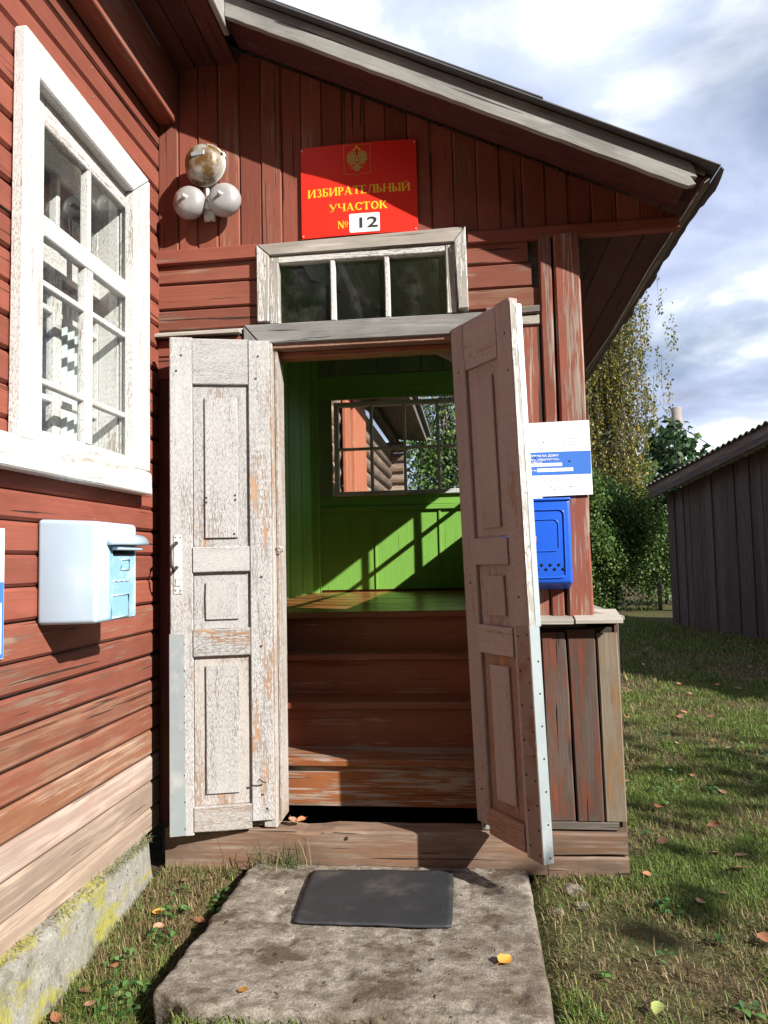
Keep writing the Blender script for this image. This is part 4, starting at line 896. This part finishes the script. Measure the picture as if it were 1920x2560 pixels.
prism(bb, 'folded_paper', [(.15, -.10, 1.545), (.305, -.105, 1.545), (.285, -.07, 1.556), (.17, -.06, 1.565)], (0, .002, .002), M['paper'], (1, 0, 0), 0)

# ------------------------------------------------------------------ pale postbox on the house wall
pb = root('pale_blue_postbox', 'pale blue painted metal postbox with hooded slot on the red wall', 'postbox', (-1.30, -.82, 1.10))
def pt(v):
    if v.co.z > 0 and v.co.x > 0: v.co.z -= .012
    if v.co.z < 0 and v.co.x > 0: v.co.z += .004
rbox(pb, 'body', (-1.295, -.818, 1.288), (.205, .290, .345), M['pale'], .015, 4, pt)
mk('front_plate', pb, [(-1.1915, -.875, 1.125), (-1.1915, -.690, 1.125), (-1.1915, -.690, 1.375), (-1.1915, -.875, 1.375)], [(0, 1, 2, 3)], M['paleblue'])
hd = []
for i in range(9):
    q = math.pi*i/8; hd.append((-1.192+.046*math.sin(q), .040*math.cos(q)))
V = []; F = []
for y in (-.895, -.668):
    for i in range(9):
        q = math.pi/2*i/8; V.append((-1.194+.045*math.sin(q), y, 1.375+.038*math.cos(q)))
    V.append((-1.194, y, 1.372))
F = [(i, i+1, i+11, i+10) for i in range(9)]+[tuple(range(10)), tuple(range(19, 9, -1))]
fixn(mk('slot_hood', pb, V, F, M['pale'], None, True))
rbox(pb, 'slot_flap', (-1.178, -.780, 1.362), (.028, .18, .012), M['pale'], .003, 2); rbox(pb, 'slot', (-1.190, -.780, 1.346), (.006, .15, .016), M['hole'], .001, 1)
def fr4(y0, y1, z0, z1, nm): 
    p = [(-1.190, y0, z0), (-1.190, y1, z0), (-1.190, y1, z1), (-1.190, y0, z1), (-1.190, y0, z0), (-1.190, y1, z0)]; tube(pb, nm, p, .0035, M['pale'], 6)
fr4(-.868, -.745, 1.130, 1.205, 'card_frame'); fr4(-.80, -.74, 1.29, 1.325, 'press_mark')
tube(pb, 'raised_letters', [(-1.191, -.86+.018*k, 1.250+(.004 if k % 2 else 0)) for k in range(8)], .003, M['pale'], 6)

# ------------------------------------------------------------------ shed
shed = root('timber_shed', 'dark weathered plank shed with corrugated roof across the lawn', 'shed', (3.4, 9.74, .12))
SD = Vector((.277, -.961, 0)); SN = Vector((-.961, -.277, 0)); SO = Vector((3.4, 9.74, 0))
def sp(t, z, k=0): return SO+SD*t+SN*k+Vector((0, 0, z))
def sroof(t): return 2.34+.165*min(t, 4.2)-.165*max(0, t-4.2)
rs = random.Random(9); t_ = 0
while t_ < 8.4:
    w = rs.uniform(.11, .18); k = rs.choice((0, .022)); ln = rs.uniform(-.012, .012)
    plank(shed, 'wall_plank', sp(t_+w/2, .02, k), sp(t_+w/2+ln, sroof(t_+w/2), k), SD, w+(.03 if k else -.005), .025, M['shed'], .005, 3, .004, rnd=rs); t_ += w
for nm, off, h, mt in (('fascia', .0, .12, 'greyd'), ('fascia', .105, .11, 'shed')):
    plank(shed, nm, sp(-.22, sroof(-.22)+.11-off, .24+(.012 if off else 0)), sp(4.2, sroof(4.2)+.11-off, .24+(.012 if off else 0)), (0, 0, 1), h, .03, M[mt], .005, 3, .003)
    plank(shed, nm, sp(4.21, sroof(4.2)+.11-off, .24+(.012 if off else 0)), sp(8.6, sroof(8.6)+.11-off, .24+(.012 if off else 0)), (0, 0, 1), h, .03, M[mt], .005, 3, .003)
V = []; F = []; n = 900
for i in range(n+1):
    t = -.28+9*i/n; wv = .018*math.cos(t*2*math.pi/.13)
    for k in (.30, -1.6): V.append(sp(t, sroof(t)+.185+wv, k))
F = [(2*i, 2*i+1, 2*i+3, 2*i+2) for i in range(n)]
o = mk('corrugated_roof', shed, V, F, M['slate'], None, False); md = o.modifiers.new('solid', 'SOLIDIFY'); md.thickness = .014
for t0 in (0, 8.4): plank(shed, 'corner_post', sp(t0, .02, -.03), sp(t0, sroof(t0), -.03), SN, .12, .10, M['shed'], .006)
for k in np.arange(.12, 1.55, .2): plank(shed, 'wall_plank', sp(-.02, .02, -k), sp(-.02, 2.3, -k), SN, .19, .025, M['shed'], .005, 2, .004, rnd=rs)
plank(shed, 'wall_core', sp(4.2, .02, -.05), sp(4.2, 2.3, -.05), SD, 8.3, .03, M['shed'], .005)
ps = tube(None, 'utility_pole', [(4.45, 12.6, 0), (4.42, 12.6, 2.2), (4.36, 12.6, 4.36)], [.13, .115, .10], M['pole'], 14); tag(ps, 'bare grey timber pole rising behind the shed', 'pole')
wi = tube(None, 'overhead_wire', [(4.38, 12.5, 3.95)]+[(5.2+i*.8, 12.2-i*.3, 3.25+i*.20+.02*i*i) for i in range(12)], .009, M['wire'], 6); tag(wi, 'thin black overhead wire above the shed roof', 'wire')

# ------------------------------------------------------------------ vegetation
def meshnp(name, parent, V, T, colr, mat, Mw, quad=False):
    """V (n,3) world, T faces (m,k), colr (n,3)"""
    me = bpy.data.meshes.new(name); n, m, k = len(V), len(T), T.shape[1]
    o3 = np.array(Mw.translation); me.vertices.add(n); me.vertices.foreach_set('co', (V-o3).astype(np.float32).ravel())
    me.loops.add(m*k); me.loops.foreach_set('vertex_index', T.astype(np.int32).ravel()); me.polygons.add(m)
    me.polygons.foreach_set('loop_start', np.arange(0, m*k, k, dtype=np.int32)); me.polygons.foreach_set('loop_total', np.full(m, k, dtype=np.int32))
    a = me.color_attributes.new('Col', 'FLOAT_COLOR', 'POINT'); a.data.foreach_set('color', np.c_[colr, np.ones(n)].astype(np.float32).ravel())
    me.update(calc_edges=True); me.materials.append(mat); o = bpy.data.objects.new(name, me); COL.objects.link(o); setp(o, parent, Matrix.Translation(Mw.translation)); return o
def leaves(name, parent, P, size, col, loc, aspect=.62, droop=.35, mat=None):
    n = len(P); d = rng.normal(size=(n, 3)); d[:, 2] -= droop*2; d /= np.linalg.norm(d, axis=1)[:, None]
    a = rng.normal(size=(n, 3)); s = np.cross(d, a); s /= np.linalg.norm(s, axis=1)[:, None]; nn = np.cross(s, d)
    L = size[:, None]; V = np.empty((n, 4, 3)); V[:, 0] = P; V[:, 1] = P+d*L*.45+s*L*aspect*.5+nn*L*.08; V[:, 2] = P+d*L; V[:, 3] = P+d*L*.45-s*L*aspect*.5+nn*L*.08
    T = np.arange(n*4).reshape(n, 4); return meshnp(name, parent, V.reshape(-1, 3), T, np.repeat(col, 4, 0), mat or M['leafy'], Matrix.Translation(loc))
def broadleaves(name, P, size, col):
    n = len(P); az = rng.uniform(0, 2*np.pi, n); el = rng.uniform(-.35, .75, n); d = np.c_[np.cos(az)*np.cos(el), np.sin(az)*np.cos(el), np.sin(el)]
    s_ = np.c_[-np.sin(az), np.cos(az), rng.normal(size=n)*.25]; nn = np.cross(d, s_); L = size[:, None]; prof = ((0, 0), (.12, .24), (.38, .40), (.68, .28), (1.0, 0)); V = []
    for t_, w_ in prof:
        c = P+d*L*t_+np.array([0, 0, -1])*L*.25*t_*t_
        V += [c+s_*L*w_+nn*L*w_*.25, c, c-s_*L*w_+nn*L*w_*.25]
    V = np.stack(V, 1); i = np.arange(n)[:, None]*15; T = np.concatenate([i+np.array(q) for k in range(4) for q in ((3*k, 3*k+1, 3*k+4, 3*k+3), (3*k+1, 3*k+2, 3*k+5, 3*k+4))])
    return meshnp(name, None, V.reshape(-1, 3), T, np.repeat(col, 15, 0), M['grass'], Matrix.Identity(4))
def colmix(n, pal, wts, jit=.25):
    pal = np.array(pal); idx = rng.choice(len(pal), n, p=np.array(wts)/sum(wts)); c = pal[idx]; return np.clip(c*(1+rng.normal(size=(n, 1))*jit), .004, 1)
def tree(name, label, base, H, cz, cr, nlimb, nleaf, size, pal, wts, bark='bark', kind='round', group=None, lean=(0, 0), trunk_r=None, clump=.35):
    base = Vector((base[0], base[1], gz(base[0], base[1])-.03)); t = root(name, label, 'tree' if 'tree' in name or 'birch' in name else 'bush', base, group)
    tr_ = trunk_r or H*.017; top = base+Vector((lean[0], lean[1], H*.93)); pts = [base.lerp(top, s)+Vector((rng.normal()*.02*H*.3, rng.normal()*.02*H*.3, 0))*(0 < s < 1) for s in np.linspace(0, 1, 7)]
    Vt, Ft = tube_geo(pts, [tr_*(1-.85*s) for s in np.linspace(0, 1, 7)], 8); cl = []
    for k in range(nlimb):
        s = rng.uniform(.12 if kind == 'bush' else .28, .95); p0 = base.lerp(top, s); az = rng.uniform(0, 2*math.pi)
        zc = rng.uniform(-1, 1); rr = math.sqrt(max(.02, 1-zc*zc*.85))*rng.uniform(.55, 1.0)
        tgt = Vector((base.x+lean[0]*.6+math.cos(az)*cr[0]*rr, base.y+lean[1]*.6+math.sin(az)*cr[1]*rr, base.z+cz+zc*cr[2]))
        mid = p0.lerp(tgt, .5)+Vector((0, 0, .12*cr[2]))
        v, f_ = tube_geo([p0, mid, tgt], [tr_*.35, tr_*.22, tr_*.06], 5, False); b = len(Vt); Vt += v; Ft += [tuple(b+i for i in q) for q in f_]
        for q in (tgt, mid.lerp(tgt, .5), mid): cl.append((q, 1.0 if q is tgt else .7))
    mk('trunk', t, Vt, Ft, M[bark], Matrix.Translation(base), True)
    ncl = len(cl); w = np.array([c[1] for c in cl]); ci = rng.choice(ncl, nleaf, p=w/w.sum()); C0 = np.array([tuple(c[0]) for c in cl])
    P = C0[ci].copy(); sg = clump*np.array(cr)
    if kind == 'birch':
        # hanging strands
        ns = ncl*15; so_ = C0[rng.choice(ncl, ns)]+rng.normal(size=(ns, 3))*np.array(cr)*.22; ln = rng.uniform(.4, 1.7, ns); si = rng.choice(ns, nleaf); h = rng.uniform(0, 1, nleaf)
        P = so_[si]+np.c_[rng.normal(size=(nleaf, 2))*.034, -h*ln[si]]; P[:, :2] += np.sin(h*3+si*1.7)[:, None]*.05
        Vs = []; Fs = []
        for i in range(0, ns, 2):
            a = so_[i]; v, f_ = tube_geo([a, a-np.array([.03, .02, ln[i]*.5]), a-np.array([0, .03, ln[i]])], [.006, .004, .002], 3, False); b = len(Vs); Vs += v; Fs += [tuple(b+j for j in q) for q in f_]
        mk('twigs', t, Vs, Fs, M['bark'], Matrix.Translation(base))
    else:
        g = rng.normal(size=(nleaf, 3)); g /= np.linalg.norm(g, axis=1)[:, None]; g *= rng.uniform(0, 1, nleaf)[:, None]**.45; P = P+g*sg
    P[:, 2] = np.maximum(P[:, 2], base.z+.05); cc = colmix(nleaf, pal, wts); cc *= (.8+.4*rng.random(ncl)[ci])[:, None]
    leaves('crown', t, P, size*rng.uniform(.6, 1.35, nleaf), np.clip(cc, .003, 1), base, droop=.8 if kind == 'birch' else .3); return t
GR = [(.06, .125, .025), (.085, .155, .035), (.125, .19, .045), (.04, .085, .02)]; BI = [(.16, .15, .03), (.22, .17, .03), (.09, .12, .03), (.30, .20, .03)]
tree('birch_tree', 'tall birch with drooping yellow-green foliage behind the porch', (3.05, 14.9), 9.4, 5.8, (1.4, 1.4, 3.3), 52, 64000, .070, BI, [4, 2.4, 3, .9], 'birchbark', 'birch')
tree('green_bush', 'dense dark green bush below the drooping birch', (3.15, 13.5), 3.1, 1.35, (.85, .8, 1.35), 30, 14000, .065, GR, [3, 3, 2, 2], kind='bush', group=None)
tree('green_bush', 'leafy green bush against the left corner of the shed', (3.95, 13.0), 2.8, 1.25, (.75, .7, 1.25), 26, 12000, .065, GR, [2, 3, 3, 1], kind='bush')
tree('tall_bush', 'tall pale green bush between the birch and the porch corner', (2.45, 12.8), 3.2, 1.4, (.8, .7, 1.35), 28, 12000, .065, GR, [2, 3, 3, 1], kind='bush')
tree('broad_bush', 'broad bush standing further back behind the shed corner', (4.6, 15.0), 3.2, 1.6, (1.6, 1.0, 1.4), 30, 9000, .085, GR, [3, 3, 2, 2], kind='bush')
tree('broadleaf_tree', 'small tree with big dark leaves growing round the timber pole', (4.20, 12.2), 3.9, 3.0, (.50, .45, .85), 26, 900, .15, [(.035, .085, .03), (.055, .11, .04), (.025, .06, .025)], [3, 2, 2], trunk_r=.035, clump=.25)
tree('yard_tree', 'leafy tree seen through the back window of the porch', (-.55, 15.5), 6.2, 3.6, (1.4, 1.2, 2.3), 34, 9000, .11, GR, [2, 3, 3, 1])
tree('apple_tree', 'pale leafed tree standing behind the house beyond the back window', (.9, 17.0), 5.4, 3.2, (1.6, 1.2, 2.0), 30, 8000, .11, GR, [2, 2, 4, 1])
# trees round the yard outside the frame: the rowan dapples the lawn, the rest are added to cut sky light
tree('rowan_tree', 'spreading tree at the yard edge that dapples the lawn', (8.4, -3.4), 5.4, 4.0, (2.3, 2.3, 1.1), 34, 1500, .16, GR, [2, 3, 3, 1])
for k, (x, y, h) in enumerate(((-12, -7, 12), (-8.5, -9, 13), (-5, -10, 13.5), (-1.5, -10.5, 13), (2, -11, 12), (5.5, -12, 10), (10.5, -13, 8), (-14, -2, 12))):
    tree('skyblock_tree', 'dense unseen tree added behind the viewer to block sky light', (x, y), h, h*.50, (2.5, 2.0, h*.47), 60, 6500, .55, GR, [3, 3, 2, 2], group='added sky-blocking trees behind the viewer')
def farwood():
    n = 26000; ang = rng.uniform(-2.6, 3.6, n); r = rng.uniform(34, 44, n); h = (5.0+2.2*np.sin(ang*9)+1.4*np.sin(ang*23+1)+.8*np.sin(ang*51))*rng.uniform(0, 1, n)**.7
    P = np.c_[r*np.sin(ang), r*np.cos(ang), h+.2]; P = P[~((P[:, 0] > 10) & (P[:, 1] < 8) & (P[:, 2] > 3))]
    n = len(P); o = leaves('far_wood', None, P, rng.uniform(.5, 1.0, n), colmix(n, GR+[(.14, .14, .03)], [3, 3, 2, 3, 1]), (0, 38, 0)); tag(o, 'far-off belt of mixed woodland round the yard', 'wood', None, 'stuff')
farwood()

def vnoise(x, y, s, seed=0):
    return np.array([mnoise.noise(Vector((a*s+seed, b*s, seed*.7))) for a, b in zip(x, y)])
gzv = lambda x, y: np.array([gz(a, b) for a, b in zip(x, y)])
def grass(name, label, regions, hmul=1.0):
    Vs, Ts, Cs = [], [], []; off = 0
    for (x0, x1, y0, y1, dens, h, wd, excl) in regions:
        n = int((x1-x0)*(y1-y0)*dens); x = rng.uniform(x0, x1, n); y = rng.uniform(y0, y1, n)
        keep = ~((x > -.99) & (x < .205) & (y > -1.05) & (y < .1)) & ~((x > -1.42) & (x < .62) & (y > -.04) & (y < 3.4)) & (x > -1.335-.0) & ~((x > -1.03) & (x < -.95) & (y < 0))
        keep &= ~((x*-.961+y*-.277) < (3.4*-.961+9.74*-.277)) | (y < 1.2)
        d = vnoise(x, y, 1.7, 5)*.6+vnoise(x, y, 5.5, 2)*.4; bare = np.clip((d+.18)*3, .7 if excl else .15, 1)
        # trodden earth patch at the right of the slab
        e = np.exp(-(((x-.75)/.55)**2+((y+.55)/.28)**2)); bare *= 1-.82*e
        keep &= rng.random(n) < bare
        x, y, d, e = x[keep], y[keep], d[keep], e[keep]; n = len(x); z = gzv(x, y)-.004
        az = rng.uniform(0, 2*np.pi, n); ln = h*rng.uniform(.45, 1.3, n); fl = rng.random(n) < .48; tilt = np.where(fl, rng.uniform(1.1, 1.5, n), rng.uniform(.15, .95, n))
        w = wd*rng.uniform(.6, 1.3, n); dx, dy = np.cos(az), np.sin(az); sx_, sy_ = -dy*w/2, dx*w/2
        V = np.empty((n, 5, 3)); m1 = ln*.55; t2 = np.minimum(tilt*1.25, 1.55)
        V[:, 0] = np.c_[x-sx_, y-sy_, z]; V[:, 1] = np.c_[x+sx_, y+sy_, z]
        mx, my, mz = x+dx*m1*np.sin(tilt*.7), y+dy*m1*np.sin(tilt*.7), z+m1*np.cos(tilt*.7)+np.where(fl, .006, 0)
        V[:, 2] = np.c_[mx+sx_*.8, my+sy_*.8, mz]; V[:, 3] = np.c_[mx-sx_*.8, my-sy_*.8, mz]
        V[:, 4] = np.c_[mx+dx*ln*.45*np.sin(t2), my+dy*ln*.45*np.sin(t2), mz+ln*.45*np.cos(t2)]
        i = off+np.arange(n)*5; Ts += [np.c_[i, i+1, i+2], np.c_[i, i+2, i+3], np.c_[i+3, i+2, i+4]]; off += n*5
        g = colmix(n, [(.10, .165, .03), (.15, .21, .045), (.20, .24, .06), (.06, .115, .022)], [3, 3, 2, 2], .2); dr = colmix(n, [(.31, .25, .13), (.22, .16, .08), (.15, .105, .055)], [2, 2, 2], .2)
        pd = np.clip(.30-d*1.0+e*.6, .08, .9); m = rng.random(n) < pd; g[m] = dr[m]; Cs.append(np.repeat(g, 5, 0)); Vs.append(V.reshape(-1, 3))
    o = meshnp(name, None, np.concatenate(Vs), np.concatenate(Ts), np.concatenate(Cs), M['grass'], Matrix.Identity(4)); tag(o, label, 'grass', None, 'stuff')
grass('lawn_grass', 'short mown grass and dry clippings covering the yard', [
    (.19, 2.2, -1.6, 1.2, 42000, .038, .0034, 0), (-.99, .21, -1.8, -1.0, 9000, .04, .0034, 0), (.6, 4.2, 1.2, 4.2, 17000, .045, .0048, 0), (.6, 6, 4.2, 12.5, 3000, .06, .010, 0), (2.2, 6, -3, 1.2, 1500, .05, .006, 0), (-1.3, 6, -4.5, -1.8, 900, .05, .006, 0)])
grass('strip_grass', 'grass and dry stalks growing between the foundation and slab', [(-1.34, -.985, -1.75, -.06, 46000, .052, .0032, 1)])
def weeds(name, label, spots, lsize=(.014, .036)):
    """low broad leaved weeds"""
    P, Sz = [], []
    for (x, y, r, n) in spots:
        a = rng.uniform(0, 2*np.pi, n); rr = r*np.sqrt(rng.random(n)); P.append(np.c_[x+rr*np.cos(a), y+rr*np.sin(a), rng.uniform(.012, .05, n)+gz(x, y)]); Sz.append(rng.uniform(*lsize, n))
    P = np.concatenate(P); Sz = np.concatenate(Sz); n = len(P)
    o = broadleaves(name, P, Sz, colmix(n, [(.045, .12, .03), (.075, .17, .04), (.10, .20, .06)], [3, 3, 2], .25)); tag(o, label, 'weeds', None, 'stuff')
sp_ = [(-1.15, -.45, .05, 26), (-1.06, -.28, .07, 40), (-1.12, -.62, .05, 24), (-1.20, -.30, .05, 18), (-1.10, -.95, .09, 46), (-1.20, -.75, .05, 20), (-1.03, -.85, .05, 20), (-.93, -.09, .05, 30), (-1.02, -.15, .05, 30)]
weeds('strip_weeds', 'low green weeds in the strip beside the foundation', sp_)
weeds('lawn_weeds', 'broad leaved weeds scattered among the lawn grass', [(rng.uniform(.3, 2.4), rng.uniform(-1.2, 2.5), rng.uniform(.02, .07), int(rng.uniform(4, 12))) for _ in range(70)])
# grass clippings along the foundation ledge
n = 2600; y = rng.uniform(-1.8, -.16, n); P = np.c_[rng.uniform(-1.40, -1.368, n), y, rng.uniform(.152, .166, n)]
o = leaves('dry_clippings', None, P, rng.uniform(.012, .035, n), colmix(n, [(.20, .17, .09), (.12, .14, .05), (.28, .24, .14), (.10, .17, .05)], [3, 2, 2, 1], .2), (0, 0, 0), .10, .2, M['grass']); tag(o, 'dry grass clippings lying along the foundation ledge', 'clippings', None, 'stuff')
def tuft(name, label, c, n, h, r):
    V, T, Cc = [], [], []
    for k in range(n):
        a = rng.uniform(0, 2*np.pi); x, y = c[0]+rng.normal()*r*.4, c[1]+rng.normal()*r*.25; ln = h*rng.uniform(.5, 1.15); le = rng.uniform(.2, 1.0); w = .0022
        b = len(V); col = (colmix(1, [(.07, .13, .03), (.13, .18, .05), (.26, .22, .11)], [3, 2, 2], .2))[0]
        for s in (0, .35, .7, 1):
            px, py, pz = x+math.cos(a)*ln*le*s*s, y+math.sin(a)*ln*le*s*s*.6-.02*s, c[2]+ln*(s-.45*le*s*s); ww = w*(1-s*.85)
            V += [(px-ww*math.sin(a), py+ww*math.cos(a), pz), (px+ww*math.sin(a), py-ww*math.cos(a), pz)]; Cc += [col, col]
        for s in range(3): T.append((b+2*s, b+2*s+1, b+2*s+3, b+2*s+2))
    o = meshnp(name, None, np.array(V), np.array(T), np.array(Cc), M['grass'], Matrix.Translation(c)); tag(o, label, 'grass tuft')
tuft('grass_tuft', 'tuft of grass growing against the sill beam beside the slab', (-.80, -.085, -.005), 90, .15, .11)
tuft('bent_grass', 'few dry bent stalks leaning on the sill beam', (-1.0, -.075, -.01), 16, .24, .16)
tuft('slab_tuft', 'small green grass tuft at the front edge of the slab', (-.52, -1.045, -.05), 26, .10, .06)

# stones at the slab corner
for k, (x, y, s) in enumerate(((.36, -.17, .048), (.37, -.30, .036), (.28, -.34, .026))):
    bm = bmesh.new(); bmesh.ops.create_icosphere(bm, subdivisions=3, radius=s)
    for v in bm.verts: v.co *= 1+.28*mnoise.noise(v.co*22+Vector((k*5, 0, 0))); v.co.z *= .45
    V = [v.co+Vector((x, y, gz(x, y)-.002)) for v in bm.verts]; bm.verts.index_update(); F = [[v.index for v in q.verts] for q in bm.faces]; bm.free()
    o = mk('stone', None, V, F, M['slab'], Matrix.Translation((x, y, gz(x, y))), False); tag(o, ('large flat grey stone below the porch corner', 'middle-sized stone beside the slab edge', 'small stone half sunk beside the slab edge')[k], 'stone', 'stones by the slab')

# ------------------------------------------------------------------ fallen leaves
LM = {'orange': leafm('leaf_orange', (.40, .17, .08), (.27, .11, .055)), 'tan': leafm('leaf_tan', (.45, .26, .17), (.32, .17, .11)), 'yellow': leafm('leaf_yellow', (.55, .30, .05), (.42, .18, .04)), 'brown': leafm('leaf_brown', (.20, .09, .05), (.13, .06, .035)), 'green': leafm('leaf_green', (.20, .27, .08), (.32, .32, .10))}
def leafmesh(nm, seed, mat):
    r_ = random.Random(seed); V = []; F = []; n = 10; cu = r_.uniform(.2, .9); tw = r_.uniform(-.5, .5)
    for i in range(n+1):
        s = i/n; w = .36*math.sin(math.pi*s**.75)**.8*(1+.10*math.sin(s*40+seed)); z = cu*.35*(s-.5)**2+.0
        for k in (-1, -.5, 0, .5, 1): V.append((s-.5, w*k, z+.22*abs(k)**1.5*w*cu*2+tw*w*k*(s-.5)))
    for i in range(n):
        for k in range(4): F.append((i*5+k, i*5+k+1, i*5+k+6, i*5+k+5))
    b = len(V); V += [(-.5, -.012, .02), (-.5, .012, .02), (-.78, .02+.05*tw, .05), (-.78, .0+.05*tw, .05)]; F.append((b, b+1, b+2, b+3))
    me = bpy.data.meshes.new(nm); me.from_pydata(V, [], F); me.update(); me.materials.append(mat); me.polygons.foreach_set('use_smooth', [True]*len(me.polygons)); return me
LMS = {c: [leafmesh('fallen_leaf', 10*i+k, m) for k in range(3)] for i, (c, m) in enumerate(LM.items())}
NAMES = {'orange': 'orange', 'tan': 'pale tan', 'yellow': 'yellow', 'brown': 'dark brown', 'green': 'yellowish green'}
rl = random.Random(21)
def fleaf(x, y, z, s, c, label, group):
    o = bpy.data.objects.new('fallen_leaf', rl.choice(LMS[c])); COL.objects.link(o)
    o.matrix_basis = Matrix.Translation((x, y, z)) @ Matrix.Rotation(rl.uniform(0, 6.28), 4, 'Z') @ Matrix.Rotation(rl.uniform(-.3, .3), 4, 'X') @ Matrix.Rotation(rl.uniform(-.3, .3), 4, 'Y') @ Matrix.Scale(s, 4)
    tag(o, label, 'leaf', group)
cs = ['orange']*5+['tan']*4+['yellow']*2+['brown']*2+['green']
for i in range(120):
    x = rl.uniform(.28, 2.3) if i < 66 else rl.uniform(1.0, 3.2); y = rl.uniform(-1.15, 1.8) if i < 66 else rl.uniform(1.4, 5.5)
    if x < .66 and y > -.08: continue
    pl_ = 'in the shaded grass before the shed' if y > 3.6 else 'in the grass close beside the slab' if x < .62 else 'on the lawn past the porch corner' if y > .9 else 'on the worn lawn beside the porch skirt' if y > -.3 else 'on the bare earth patch beyond the slab'
    c = rl.choice(cs); fleaf(x, y, gz(x, y)+rl.uniform(.018, .032), rl.uniform(.035, .075), c, NAMES[c]+' fallen leaf '+pl_, NAMES[c]+' leaves '+pl_)
for (x, y, c) in ((-1.20, -.22, 'tan'), (-1.11, -.20, 'tan'), (-1.18, -.30, 'tan'), (-1.21, -.46, 'yellow'), (-1.12, -.44, 'orange'), (-1.06, -.43, 'orange'), (-1.03, -.56, 'orange'), (-1.17, -.55, 'tan'), (-1.08, -.62, 'brown'), (-1.22, -.78, 'orange'), (-1.25, -.92, 'brown'), (-1.20, -.98, 'tan'), (-1.13, -.93, 'green'), (-1.05, -.25, 'brown'), (-1.27, -1.05, 'orange'), (-1.0, -.16, 'orange')):
    fleaf(x, y, gz(x, y)+.03, rl.uniform(.03, .055), c, NAMES[c]+' fallen leaf in the weedy strip beside the foundation', NAMES[c]+' leaves in the strip')
for (x, y, s, c, lb) in ((.07, -.77, .062, 'yellow', 'golden curled leaf alone near the right edge of the slab'), (-.71, -.99, .038, 'yellow', 'small yellow leaf near the front edge of the slab')): fleaf(x, y, .044, s, c, lb, None) if False else fleaf(x, y, .034, s, c, lb, 'leaves on the slab')
for (x, c, lb) in ((-.80, 'tan', 'pale curled leaf lodged on the sill beam'), (-.765, 'orange', 'orange leaf lodged on the sill beam in the doorway corner')): fleaf(x, .0, .185, .05, c, lb, 'leaves in the doorway')
